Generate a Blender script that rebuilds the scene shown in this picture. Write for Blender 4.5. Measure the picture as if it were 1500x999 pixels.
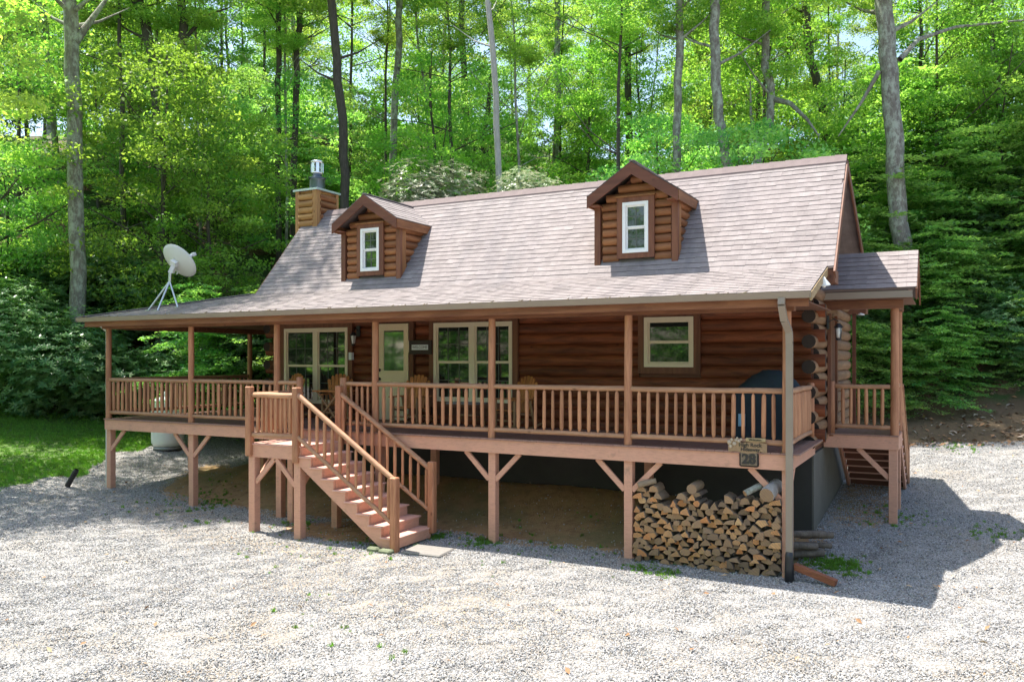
import bpy, bmesh, math, random
import numpy as np
from mathutils import Vector, Matrix
random.seed(7); RNG = np.random.default_rng(7)
S = bpy.context.scene
for o in list(bpy.data.objects): bpy.data.objects.remove(o)
COL = S.collection
R = math.radians
# ------------------------------------------------------------------ camera
cam = bpy.data.cameras.new('camera'); camo = bpy.data.objects.new('camera', cam); COL.objects.link(camo)
S.camera = camo
CAMP = (2.2207, -13.2784, 1.4524); YAW = 0.48772
camo.location = CAMP; camo.rotation_euler = (math.pi/2, 0, YAW)
cam.sensor_width = 36; cam.lens = 1209.7/1500*36
cam.shift_y = 26.97/1500
cam.clip_end = 2000; cam.clip_start = .1
# ------------------------------------------------------------------ world, sun, exposure
SUN = Vector((-0.36, 0.02, 1.0)).normalized()
W = bpy.data.worlds.new('World'); S.world = W; W.use_nodes = True
wn = W.node_tree; bg = wn.nodes['Background']
sky = wn.nodes.new('ShaderNodeTexSky'); sky.sky_type = 'NISHITA'; sky.sun_disc = False
sky.sun_elevation = math.asin(SUN.z); sky.sun_rotation = math.atan2(SUN.x, SUN.y)
sky.air_density = 1.2; sky.dust_density = 2.0; sky.ozone_density = 1.0
wn.links.new(sky.outputs[0], bg.inputs[0]); bg.inputs[1].default_value = 0.13
sl = bpy.data.lights.new('sun', 'SUN'); sl.energy = 5.0; sl.angle = R(0.53); sl.color = (1, .95, .87)
so = bpy.data.objects.new('sun', sl); COL.objects.link(so)
so.rotation_euler = SUN.to_track_quat('Z', 'Y').to_euler()
S.view_settings.view_transform = 'Standard'; S.view_settings.look = 'None'
S.view_settings.exposure = 1.32; S.view_settings.gamma = 1
S.render.engine = 'CYCLES'
try:
    S.cycles.max_bounces = 6; S.cycles.diffuse_bounces = 3; S.cycles.transmission_bounces = 3; S.cycles.transparent_max_bounces = 4
except Exception: pass

# ------------------------------------------------------------------ helpers
WORLD = {}
def link(o): COL.objects.link(o); return o
def tag(o, label=None, cat=None, group=None, kind=None):
    if label: o['label'] = label
    if cat: o['category'] = cat
    if group: o['group'] = group
    if kind: o['kind'] = kind
    return o
def empty(name, loc=(0, 0, 0), rz=0):
    o = bpy.data.objects.new(name, None); o.location = loc; o.rotation_euler = (0, 0, rz)
    o.empty_display_size = .1; link(o); WORLD[o.name] = Vector(loc); return o
def put(name, me, parent=None, loc=(0, 0, 0), rot=(0, 0, 0), scale=(1, 1, 1), local=False):
    """link mesh me as an object; loc is in world space unless local"""
    o = bpy.data.objects.new(name, me); link(o)
    o.rotation_euler = rot; o.scale = scale
    l = Vector(loc)
    if parent is not None:
        o.parent = parent
        o.location = l if local else l - WORLD[parent.name]
        WORLD[o.name] = l if not local else l + WORLD[parent.name]
    else:
        o.location = l; WORLD[o.name] = l
    return o
def copy_tree(o, parent=None):
    c = o.copy(); link(c)
    if parent is not None: c.parent = parent
    for ch in [x for x in bpy.data.objects if x.parent == o]:
        copy_tree(ch, c)
    return c

class MB:
    def __init__(s): s.v = []; s.f = []; s.m = []; s.sm = []
    def add(s, vs, fs, m=0, sm=False):
        n = len(s.v); s.v += [tuple(v) for v in vs]
        for f in fs: s.f.append(tuple(i+n for i in f)); s.m.append(m); s.sm.append(sm)
    def box(s, a, b, m=0, bev=0):
        x0, y0, z0 = [min(a[i], b[i]) for i in range(3)]; x1, y1, z1 = [max(a[i], b[i]) for i in range(3)]
        if not bev:
            s.add([(x0,y0,z0),(x1,y0,z0),(x1,y1,z0),(x0,y1,z0),(x0,y0,z1),(x1,y0,z1),(x1,y1,z1),(x0,y1,z1)],
                  [(0,3,2,1),(4,5,6,7),(0,1,5,4),(1,2,6,5),(2,3,7,6),(3,0,4,7)], m)
        else:
            bm = bmesh.new(); bmesh.ops.create_cube(bm, size=1)
            for v in bm.verts: v.co = Vector(((x0+x1)/2+v.co.x*(x1-x0), (y0+y1)/2+v.co.y*(y1-y0), (z0+z1)/2+v.co.z*(z1-z0)))
            bmesh.ops.bevel(bm, geom=bm.edges[:], offset=bev, segments=1, affect='EDGES')
            bm.verts.index_update()
            s.add([v.co[:] for v in bm.verts], [[v.index for v in f.verts] for f in bm.faces], m); bm.free()
    def obox(s, p, q, w, h, m=0, up=(0,0,1)):
        """box beam from p to q, width w (sideways), height h (along up)"""
        p, q = Vector(p), Vector(q); d = (q-p).normalized(); u = Vector(up)
        sd = d.cross(u)
        if sd.length < 1e-4: sd = d.cross(Vector((0,1,0)))
        sd.normalize(); u = sd.cross(d).normalized(); vs = []
        for c in (p, q):
            for a, b in ((-1,-1),(1,-1),(1,1),(-1,1)): vs.append(c+sd*(a*w/2)+u*(b*h/2))
        s.add(vs, [(0,1,2,3),(7,6,5,4),(0,4,5,1),(1,5,6,2),(2,6,7,3),(3,7,4,0)], m)
    def tube(s, pts, rs, n=10, m=0, cap=True, mcap=None, sm=True, ov=1.0):
        """tapered tube through points"""
        pts = [Vector(p) for p in pts]; rings = []
        ref = None
        base = len(s.v); vs = []
        for i, p in enumerate(pts):
            d = (pts[min(i+1, len(pts)-1)] - pts[max(i-1, 0)]).normalized()
            if ref is None:
                ref = Vector((0,0,1)) if abs(d.z) < .9 else Vector((1,0,0))
            a = d.cross(ref).normalized(); b = a.cross(d).normalized(); ref = b
            r = rs[i] if hasattr(rs, '__len__') else rs
            for k in range(n):
                t = 2*math.pi*k/n
                vs.append(p + a*(math.cos(t)*r) + b*(math.sin(t)*r*ov))
        fs = []
        for i in range(len(pts)-1):
            for k in range(n):
                k2 = (k+1) % n
                fs.append((i*n+k, (i+1)*n+k, (i+1)*n+k2, i*n+k2))
        s.add(vs, fs, m, sm)
        if cap:
            mc = m if mcap is None else mcap
            L = (len(pts)-1)*n
            s.add(vs[:n], [tuple(range(n))], mc); s.add(vs[L:L+n], [tuple(range(n-1,-1,-1))], mc)
    def lathe(s, prof, c=(0,0,0), n=16, m=0, sm=True):
        vs = []; 
        for r, z in prof:
            for k in range(n):
                t = 2*math.pi*k/n; vs.append((c[0]+r*math.cos(t), c[1]+r*math.sin(t), c[2]+z))
        fs = []
        for i in range(len(prof)-1):
            for k in range(n):
                k2 = (k+1) % n; fs.append((i*n+k, i*n+k2, (i+1)*n+k2, (i+1)*n+k))
        if prof[0][0] > 1e-5: fs.append(tuple(range(n-1,-1,-1)))
        if prof[-1][0] > 1e-5: fs.append(tuple((len(prof)-1)*n+k for k in range(n)))
        s.add(vs, fs, m, sm)
    def prism(s, poly, ext, m=0):
        """polygon (3d points, planar) extruded by vector ext"""
        n = len(poly); e = Vector(ext); a = [Vector(p) for p in poly]; b = [p+e for p in a]
        fs = [tuple(range(n-1,-1,-1)), tuple(range(n, 2*n))]
        for k in range(n): fs.append((k, (k+1) % n, n+(k+1) % n, n+k))
        s.add(a+b, fs, m)
    def mesh(s, name, mats):
        me = bpy.data.meshes.new(name); me.from_pydata(s.v, [], s.f)
        for mt in (mats if isinstance(mats, (list, tuple)) else [mats]): me.materials.append(mt)
        me.polygons.foreach_set('material_index', s.m); me.polygons.foreach_set('use_smooth', s.sm)
        bm = bmesh.new(); bm.from_mesh(me); bmesh.ops.recalc_face_normals(bm, faces=bm.faces[:]); bm.to_mesh(me); bm.free()
        me.update(); return me
    def obj(s, name, mats, parent=None, loc=(0,0,0), **k): return put(name, s.mesh(name, mats), parent, loc, **k)
def wbox(name, a, b, mat, parent, bev=0):
    """world-space box as an object with its origin at its centre"""
    c = [(a[i]+b[i])/2 for i in range(3)]; m = MB()
    m.box([a[i]-c[i] for i in range(3)], [b[i]-c[i] for i in range(3)], 0, bev)
    return m.obj(name, mat, parent, c)

# ------------------------------------------------------------------ materials
def mat(name):
    m = bpy.data.materials.new(name); m.use_nodes = True; nt = m.node_tree
    return m, nt, nt.nodes['Principled BSDF']
def N(nt, t, **kw):
    n = nt.nodes.new(t)
    for k, v in kw.items():
        if k.startswith('i_'):
            key = k[2:]; n.inputs[int(key) if key.isdigit() else key].default_value = v
        else: setattr(n, k, v)
    return n
def ramp(nt, fac, stops):
    r = nt.nodes.new('ShaderNodeValToRGB'); e = r.color_ramp.elements
    while len(e) < len(stops): e.new(.5)
    for i, (p, c) in enumerate(stops): e[i].position = p; e[i].color = (*c, 1) if len(c) == 3 else c
    nt.links.new(fac, r.inputs[0]); return r.outputs[0]
def mixc(nt, fac, a, b, mode='MIX'):
    n = nt.nodes.new('ShaderNodeMix'); n.data_type = 'RGBA'; n.blend_type = mode
    for sck, val in ((n.inputs[0], fac), (n.inputs[6], a), (n.inputs[7], b)):
        if hasattr(val, 'is_linked'): nt.links.new(val, sck)
        elif isinstance(val, (int, float)): sck.default_value = val
        else: sck.default_value = (*val, 1) if len(val) == 3 else val
    return n.outputs[2]
def math_(nt, op, a, b=0.0, c=None):
    n = nt.nodes.new('ShaderNodeMath'); n.operation = op
    for i, val in enumerate((a, b, c)):
        if val is None: continue
        if hasattr(val, 'is_linked'): nt.links.new(val, n.inputs[i])
        else: n.inputs[i].default_value = val
    return n.outputs[0]
def coords(nt, scale=(1,1,1), jitter=True):
    tc = nt.nodes.new('ShaderNodeTexCoord'); mp = nt.nodes.new('ShaderNodeMapping'); mp.inputs[3].default_value = scale
    src = tc.outputs['Object']
    if jitter:
        oi = nt.nodes.new('ShaderNodeObjectInfo'); v = nt.nodes.new('ShaderNodeVectorMath'); v.operation = 'ADD'
        m = math_(nt, 'MULTIPLY', oi.outputs['Random'], 53.0)
        nt.links.new(src, v.inputs[0]); nt.links.new(m, v.inputs[1]); src = v.outputs[0]
    nt.links.new(src, mp.inputs[0]); return mp.outputs[0]
def noise(nt, vec, scale, detail=4, rough=.6, dist=0):
    n = N(nt, 'ShaderNodeTexNoise'); n.inputs['Scale'].default_value = scale; n.inputs['Detail'].default_value = detail
    n.inputs['Roughness'].default_value = rough; n.inputs['Distortion'].default_value = dist
    nt.links.new(vec, n.inputs['Vector']); return n.outputs[0]
def bump(nt, bs, h, strength=.3, dist=.01):
    b = nt.nodes.new('ShaderNodeBump'); b.inputs['Strength'].default_value = strength; b.inputs['Distance'].default_value = dist
    nt.links.new(h, b.inputs['Height']); nt.links.new(b.outputs[0], bs.inputs['Normal'])
def wood(name, light, dark, axis='x', rough=.6, var=.35, grain=14, worn=None, bs_=.35):
    m, nt, bs = mat(name)
    st = {'x': (.12, 1, 1), 'y': (1, .12, 1), 'z': (1, 1, .12)}[axis]
    v = coords(nt, st); g = noise(nt, v, grain, 6, .65, .6)
    c = ramp(nt, g, [(.3, dark), (.62, light)])
    v2 = coords(nt, (1, 1, 1)); b2 = noise(nt, v2, 1.6, 3)
    c = mixc(nt, math_(nt, 'MULTIPLY', b2, .45), c, tuple(x*.55 for x in dark))
    # knots
    vo = N(nt, 'ShaderNodeTexVoronoi'); vo.inputs['Scale'].default_value = 3.1
    vk = coords(nt, {'x': (.55, 1, 1), 'y': (1, .55, 1), 'z': (1, 1, .55)}[axis]); nt.links.new(vk, vo.inputs['Vector'])
    kn = ramp(nt, vo.outputs['Distance'], [(.03, (1,1,1)), (.09, (0,0,0))])
    c = mixc(nt, math_(nt, 'MULTIPLY', kn, .75), c, tuple(x*.35 for x in dark))
    oi = nt.nodes.new('ShaderNodeObjectInfo')
    hv = N(nt, 'ShaderNodeHueSaturation'); nt.links.new(c, hv.inputs['Color'])
    nt.links.new(math_(nt, 'MULTIPLY_ADD', oi.outputs['Random'], var, 1-var/2), hv.inputs['Value'])
    c = hv.outputs[0]
    if worn:
        w = noise(nt, coords(nt, (1,1,1)), 3.5, 5, .7)
        c = mixc(nt, ramp(nt, w, [(.5, (0,0,0)), (.68, (.8,.8,.8))]), c, worn)
    nt.links.new(c, bs.inputs['Base Color']); bs.inputs['Roughness'].default_value = rough
    bs.inputs['Specular IOR Level'].default_value = .3
    bump(nt, bs, g, bs_, .01); return m
def plain(name, col, rough=.5, metal=0, var=.08, scale=6, spec=.5, bst=0):
    m, nt, bs = mat(name)
    n = noise(nt, coords(nt), scale, 4)
    c = mixc(nt, n, tuple(x*(1-var) for x in col), tuple(min(1, x*(1+var)) for x in col))
    nt.links.new(c, bs.inputs['Base Color']); bs.inputs['Roughness'].default_value = rough; bs.inputs['Metallic'].default_value = metal
    bs.inputs['Specular IOR Level'].default_value = spec
    if bst: bump(nt, bs, noise(nt, coords(nt), scale*8, 3), bst, .005)
    return m
LOGL, LOGD = (.27, .078, .030), (.075, .022, .011)
M_logx = wood('wall_log_wood_x', LOGL, LOGD, 'x', .55, .6, 12)
M_logy = wood('wall_log_wood_y', (.33, .19, .10), (.16, .085, .045), 'y', .65, .45, 12)
M_logend = plain('log_end_wood', (.028, .017, .012), .8, var=.4, scale=14)
DL, DD = (.38, .165, .065), (.17, .062, .028)
M_dlogx = wood('dormer_log_wood_x', DL, DD, 'x', .6, .5, 11)
M_dlogy = wood('dormer_log_wood_y', DL, DD, 'y', .6, .5, 11)
M_gold = wood('chimney_board_wood', (.50, .27, .105), (.27, .13, .05), 'z', .6, .3, 9)
M_goldx = wood('chimney_log_wood', (.50, .28, .10), (.26, .12, .045), 'x', .6, .35, 10)
M_postz = wood('peeled_post_wood', (.53, .25, .135), (.30, .125, .065), 'z', .55, .25, 14)
M_balu = wood('peeled_baluster_wood', (.59, .295, .155), (.35, .15, .078), 'z', .55, .35, 16)
M_railx = wood('peeled_rail_wood_x', (.54, .30, .175), (.32, .16, .09), 'x', .55, .2, 14)
M_raily = wood('peeled_rail_wood_y', (.54, .30, .175), (.32, .16, .09), 'y', .55, .2, 14)
M_beam = wood('porch_beam_wood', (.30, .125, .062), (.15, .055, .03), 'x', .55, .25, 10)
M_trim = wood('brown_trim_wood', (.19, .072, .042), (.11, .042, .026), 'x', .55, .2, 8)
M_trimz = wood('brown_trim_wood_upright', (.24, .098, .052), (.13, .05, .03), 'z', .55, .25, 8)
M_soffit = plain('soffit_wood', (.16, .07, .04), .7, var=.3)
def paint(name, col, weather=(.30, .17, .12)):
    m, nt, bs = mat(name)
    v = coords(nt, (1,1,1)); n = noise(nt, v, 2.2, 6, .7)
    c = mixc(nt, ramp(nt, n, [(.45, (0,0,0)), (.8, (.55,.55,.55))]), col, weather)
    f = noise(nt, coords(nt, (.5, .5, 3.5)), 16, 6, .7); c = mixc(nt, ramp(nt, f, [(.48, (0,0,0)), (.75, (.5,.5,.5))]), c, tuple(x*.5 for x in col))
    sp_ = noise(nt, v, 3.1, 5, .75); c = mixc(nt, ramp(nt, sp_, [(.6, (0,0,0)), (.72, (.45,.45,.45))]), c, (.20, .14, .10))
    nt.links.new(c, bs.inputs['Base Color']); bs.inputs['Roughness'].default_value = .62
    bs.inputs['Specular IOR Level'].default_value = .3
    bump(nt, bs, f, .2, .004); return m
M_pink = paint('salmon_deck_paint', (.62, .325, .222), (.44, .25, .18))
M_tread = paint('worn_tread_paint', (.64, .36, .28), (.58, .44, .36))
M_deckb = paint('deck_board_paint', (.30, .17, .13), (.22, .16, .13))
M_cream = plain('cream_window_frame', (.82, .69, .50), .4, var=.05)
M_white = plain('white_window_frame', (.82, .82, .80), .4, var=.03)
M_door = plain('cream_door_paint', (.80, .65, .42), .45, var=.06)
M_gutter = plain('taupe_gutter_metal', (.27, .215, .165), .4, .0, var=.15, scale=3)
M_black = plain('black_plastic', (.02, .02, .022), .4)
M_iron = plain('black_iron', (.025, .025, .028), .45)
M_galv = plain('galvanised_metal', (.55, .57, .58), .32, .85, var=.12)
M_steel = plain('stainless_flue', (.75, .76, .77), .22, .95, var=.06)
M_dish = plain('dish_grey', (.56, .56, .51), .5, var=.05)
M_dgrey = plain('dish_bracket_grey', (.33, .34, .34), .5, .3)
M_tank = plain('tank_white_paint', (.72, .74, .72), .35, var=.05)
M_found = plain('foundation_parging_shaded', (.045, .044, .04), .9, var=.3, scale=2, bst=.4)  # porch shade painted into this parging; the side copy keeps the plain grey
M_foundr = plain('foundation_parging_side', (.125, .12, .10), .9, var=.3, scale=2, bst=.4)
M_cover = plain('grill_cover_cloth', (.014, .026, .036), .85, var=.4, scale=3, bst=.3)
M_label = plain('paper_label', (.75, .8, .82), .6)
M_conc = plain('concrete', (.21, .195, .175), .9, var=.25, scale=9, bst=.5)
M_mossy = plain('mossy_stone', (.15, .17, .10), .9, var=.5, scale=12, bst=.6)
M_slat = wood('chair_slat_wood', (.66, .27, .075), (.36, .12, .035), 'z', .5, .3, 12)
M_chlog = wood('chair_log_wood', (.45, .27, .13), (.24, .13, .06), 'z', .5, .3, 12)
M_signw = plain('carved_sign_wood', (.30, .19, .10), .7, var=.35, scale=20, bst=.5)
M_signd = plain('dark_sign_frame', (.035, .022, .018), .6)
M_plaque = plain('weathered_plaque', (.20, .15, .10), .7, var=.3, scale=18, bst=.4)
M_ink = plain('dark_letter_paint', (.03, .025, .02), .6)
M_bulb = plain('frosted_glass', (.8, .8, .76), .3)
def glass_mat(name, tint=(.012, .016, .014)):
    m, nt, bs = mat(name)
    n = noise(nt, coords(nt, (1,1,1)), 2.2, 3)
    c = mixc(nt, n, tint, tuple(x*2.2 for x in tint))
    nt.links.new(c, bs.inputs['Base Color']); bs.inputs['Roughness'].default_value = .03
    bs.inputs['Specular IOR Level'].default_value = .9; bs.inputs['IOR'].default_value = 1.6
    return m
M_glass = glass_mat('dark_window_glass')
def mirrorish():
    m, nt, bs = mat('door_glass'); bs.inputs['Base Color'].default_value = (.04,.05,.04,1); bs.inputs['Roughness'].default_value = .04
    bs.inputs['Specular IOR Level'].default_value = 1.0; bs.inputs['IOR'].default_value = 2.4; return m
M_dglass = mirrorish()
def shingle_mat():
    m, nt, bs = mat('asphalt_shingle')
    v = coords(nt, (1,1,1)); n1 = noise(nt, v, 4.0, 4, .6); n2 = noise(nt, v, 160, 2, .7)
    geo = N(nt, 'ShaderNodeNewGeometry'); mp = N(nt, 'ShaderNodeMapping'); mp.inputs[3].default_value = (1.0, .22, .22)
    nt.links.new(geo.outputs['Position'], mp.inputs[0]); big = noise(nt, mp.outputs[0], 1.3, 5, .65)
    c = ramp(nt, n1, [(.3, (.225, .192, .185)), (.7, (.325, .287, .277))])
    oi = nt.nodes.new('ShaderNodeObjectInfo')
    # tabs: blocky tone changes along the strip
    sx = N(nt, 'ShaderNodeSeparateXYZ'); nt.links.new(v, sx.inputs[0])
    wt = N(nt, 'ShaderNodeTexWhiteNoise'); wt.noise_dimensions = '2D'
    cb = N(nt, 'ShaderNodeCombineXYZ')
    nt.links.new(math_(nt, 'FLOOR', math_(nt, 'MULTIPLY', sx.outputs[0], 5.3)), cb.inputs[0]); nt.links.new(math_(nt, 'FLOOR', math_(nt, 'MULTIPLY', oi.outputs['Random'], 400.0)), cb.inputs[1])
    nt.links.new(cb.outputs[0], wt.inputs[0])
    hv = N(nt, 'ShaderNodeHueSaturation'); nt.links.new(c, hv.inputs['Color'])
    nt.links.new(math_(nt, 'ADD', math_(nt, 'MULTIPLY_ADD', oi.outputs['Random'], .12, .87), math_(nt, 'MULTIPLY', wt.outputs[0], .14)), hv.inputs['Value'])
    c = mixc(nt, ramp(nt, big, [(.52, (0,0,0)), (.72, (.5,.5,.5))]), hv.outputs[0], (.15, .14, .15))
    c = mixc(nt, math_(nt, 'MULTIPLY', n2, .45), c, (.12, .10, .10))
    nt.links.new(c, bs.inputs['Base Color']); bs.inputs['Roughness'].default_value = .85; bs.inputs['Specular IOR Level'].default_value = .25
    bump(nt, bs, n2, .5, .004); return m
M_shin = shingle_mat()
M_shedge = plain('shingle_cut_edge', (.075, .062, .06), .9)
def leaf_mat(name, c0, c1, trans=.5, rough=.45, spec=.3, trc=None, hue=.02):
    m, nt, bs = mat(name)
    at = N(nt, 'ShaderNodeAttribute'); at.attribute_name = 'v'
    oi = nt.nodes.new('ShaderNodeObjectInfo')
    c = mixc(nt, at.outputs['Fac'], c0, c1)
    hv = N(nt, 'ShaderNodeHueSaturation'); nt.links.new(c, hv.inputs['Color'])
    nt.links.new(math_(nt, 'MULTIPLY_ADD', oi.outputs['Random'], hue, .5-hue/2), hv.inputs['Hue'])
    nt.links.new(math_(nt, 'MULTIPLY_ADD', oi.outputs['Random'], .5, .75), hv.inputs['Value'])
    c = hv.outputs[0]
    nt.links.new(c, bs.inputs['Base Color']); bs.inputs['Roughness'].default_value = rough; bs.inputs['Specular IOR Level'].default_value = spec
    tr = N(nt, 'ShaderNodeBsdfTranslucent')
    tc = mixc(nt, 1.0, c, trc or (1.9, 2.0, .7), 'MULTIPLY'); nt.links.new(tc, tr.inputs[0])
    mx = N(nt, 'ShaderNodeMixShader'); mx.inputs[0].default_value = trans
    nt.links.new(bs.outputs[0], mx.inputs[1]); nt.links.new(tr.outputs[0], mx.inputs[2])
    nt.links.new(mx.outputs[0], nt.nodes['Material Output'].inputs[0]); return m
M_leafA = leaf_mat('broad_leaf', (.13, .27, .07), (.36, .49, .14), .55, trc=(1.85, 1.8, .8), hue=.035)
M_leafB = leaf_mat('maple_leaf', (.10, .26, .085), (.29, .46, .16), .5, trc=(1.8, 1.85, .8), hue=.03)
M_leafR = leaf_mat('rhododendron_leaf', (.06, .15, .065), (.24, .34, .16), .3, .3, .5, trc=(1.6, 2.0, .6))
M_leafY = leaf_mat('yellow_green_leaf', (.12, .27, .055), (.29, .46, .11), .55, trc=(1.7, 1.7, .75), hue=.03)
M_leafP = leaf_mat('pale_blossom_leaf', (.10, .20, .08), (.46, .45, .36), .25, .35, .5, trc=(1.3, 1.3, 1))
M_grass = leaf_mat('grass_blade', (.09, .23, .04), (.22, .38, .07), .35, trc=(1.6, 1.8, .6))
M_weed = leaf_mat('weed_leaf', (.08, .19, .03), (.17, .30, .06), .4)
def bark(name, a, b, lich=None):
    m, nt, bs = mat(name)
    v = coords(nt, (1,1,.25)); n = noise(nt, v, 14, 6, .7)
    c = ramp(nt, n, [(.3, a), (.7, b)])
    if lich:
        w = noise(nt, coords(nt, (1,1,.6)), 5, 5, .75); c = mixc(nt, ramp(nt, w, [(.45, (0,0,0)), (.6, (1,1,1))]), c, lich)
    nt.links.new(c, bs.inputs['Base Color']); bs.inputs['Roughness'].default_value = .9
    bump(nt, bs, n, .8, .03); return m
M_barkL = bark('lichened_bark', (.10, .085, .07), (.24, .22, .19), (.34, .36, .30))
M_barkD = bark('dark_bark', (.035, .028, .022), (.10, .085, .07))
M_barkG = bark('pale_dead_bark', (.26, .25, .23), (.46, .44, .41))

# ------------------------------------------------------------------ terrain
BX = [-90, -34, -28, -23, -17, -10, 0, 4, 12, 20, 40, 90]; BY = [-30, -8, 1, 6, 9.5, 12, 13.5, 15, 16.5, 15, 6, -20]
def height(x, y):
    x = np.asarray(x, float); y = np.asarray(y, float)
    z = -1.95 + .07*np.clip(y, 0, 18) + .02*np.clip(y, -25, 0)
    lx = np.clip(-13 - x, 0, 4); z = z + .075*lx + .15*np.clip(-17 - x, 0, 20)
    # dirt under the porch rises a little towards the foundation
    z = z + .52*np.clip((y-.6)/2.0, 0, 1)**1.3*np.clip((x+15.2)/1.5, 0, 1)*np.clip((-1.0-x)/1.6, 0, 1)*np.clip((9-y)/2, 0, 1)
    s = np.clip(y - np.interp(x, BX, BY), 0, None)
    z = z + .62*np.minimum(s, 11) + .30*np.clip(s-11, 0, 45) - .42*np.minimum(s, 2.4)
    z = z + .05*np.sin(x*.9+1)*np.sin(y*.7) * np.clip(s*.3+.15, 0, 1) + .035*np.sin(x*1.7)*np.cos(y*2.1+x*.4)*.4
    return z
def H(x, y): return float(height(x, y))
def lawn_mask(x, y):
    """1 on the lawn left of the house"""
    x = np.asarray(x, float); y = np.asarray(y, float)
    edge = np.interp(y, [-14, -6, -1.9, 0, 1.5, 3.5, 6, 9], [-30, -21, -17.6, -17.6, -18.4, -19.0, -19.0, -18.5])
    return edge - x + .25*np.sin(y*2.3) + .15*np.sin(y*5.1)
def axis_lines(lo, hi, a, b, fine, coarse):
    L = list(np.arange(a, b, fine)); x = a; st = fine
    while x > lo: st = min(st*1.25, coarse); x -= st; L.insert(0, x)
    x = b; st = fine
    while x < hi: L.append(x); st = min(st*1.25, coarse); x += st
    return np.array(L)
xs = axis_lines(-190, 190, -24, 12, .2, 8); ys = axis_lines(-120, 220, -13, 17, .2, 8)
GX, GY = np.meshgrid(xs, ys); GZ = height(GX, GY) + RNG.normal(0, .006, GX.shape)
nx, ny = len(xs), len(ys)
me = bpy.data.meshes.new('ground')
vv = np.stack([GX.ravel(), GY.ravel(), GZ.ravel()], 1)
idx = np.arange(nx*ny).reshape(ny, nx)
ff = np.stack([idx[:-1,:-1].ravel(), idx[:-1,1:].ravel(), idx[1:,1:].ravel(), idx[1:,:-1].ravel()], 1)
me.from_pydata(vv.tolist(), [], ff.tolist()); me.polygons.foreach_set('use_smooth', [True]*len(ff))
lawn = np.clip(lawn_mask(GX, GY)/.5 + .5, 0, 1)
ybv = np.interp(GX, BX, BY)
forest = np.clip((GY - ybv + 1.1 + .3*np.sin(GX*1.3))/1.0, 0, 1)
dirt = (1/(1+np.exp(-(GY-.25+.12*np.sin(GX*2.2))/.12))) * (1/(1+np.exp((GY-3.4)/.2))) * (1/(1+np.exp(-(GX+15.3+.5*(GY-1.2))/.3))) * (1/(1+np.exp((GX-.3)/.15)))
st = np.exp(-(((GX+8.3)/1.6)**2+((GY+.4)/.75)**2)**2); dirt = np.maximum(dirt, st*.95)
rp = (1/(1+np.exp(-(GY-3.4)/.3))) * (1/(1+np.exp(-(GX-.05)/.1))) * (1/(1+np.exp((GX-1.3)/.2)))*(1/(1+np.exp((GY-8)/.3)))*.75
dirt = np.clip(np.maximum(dirt, rp), 0, 1)
tan = np.exp(-(((GX+8.2)/2.6)**2+((GY+1.9)/.5)**2)) + .6*np.exp(-(((GX+4.5)/3)**2+((GY+3.6)/1.1)**2)) + .9*np.exp(-(((GX+13.2)/2)**2+((GY+.35)/.4)**2))
tan = np.clip(tan, 0, 1)
foot = ((GY-ybv) < 3.0).astype(float)
for nm, arr in (('foot', foot), ('lawn', lawn), ('forest', forest), ('dirt', dirt), ('tan', tan)):
    a = me.attributes.new(nm, 'FLOAT', 'POINT'); a.data.foreach_set('value', arr.ravel().astype(np.float32))
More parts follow.
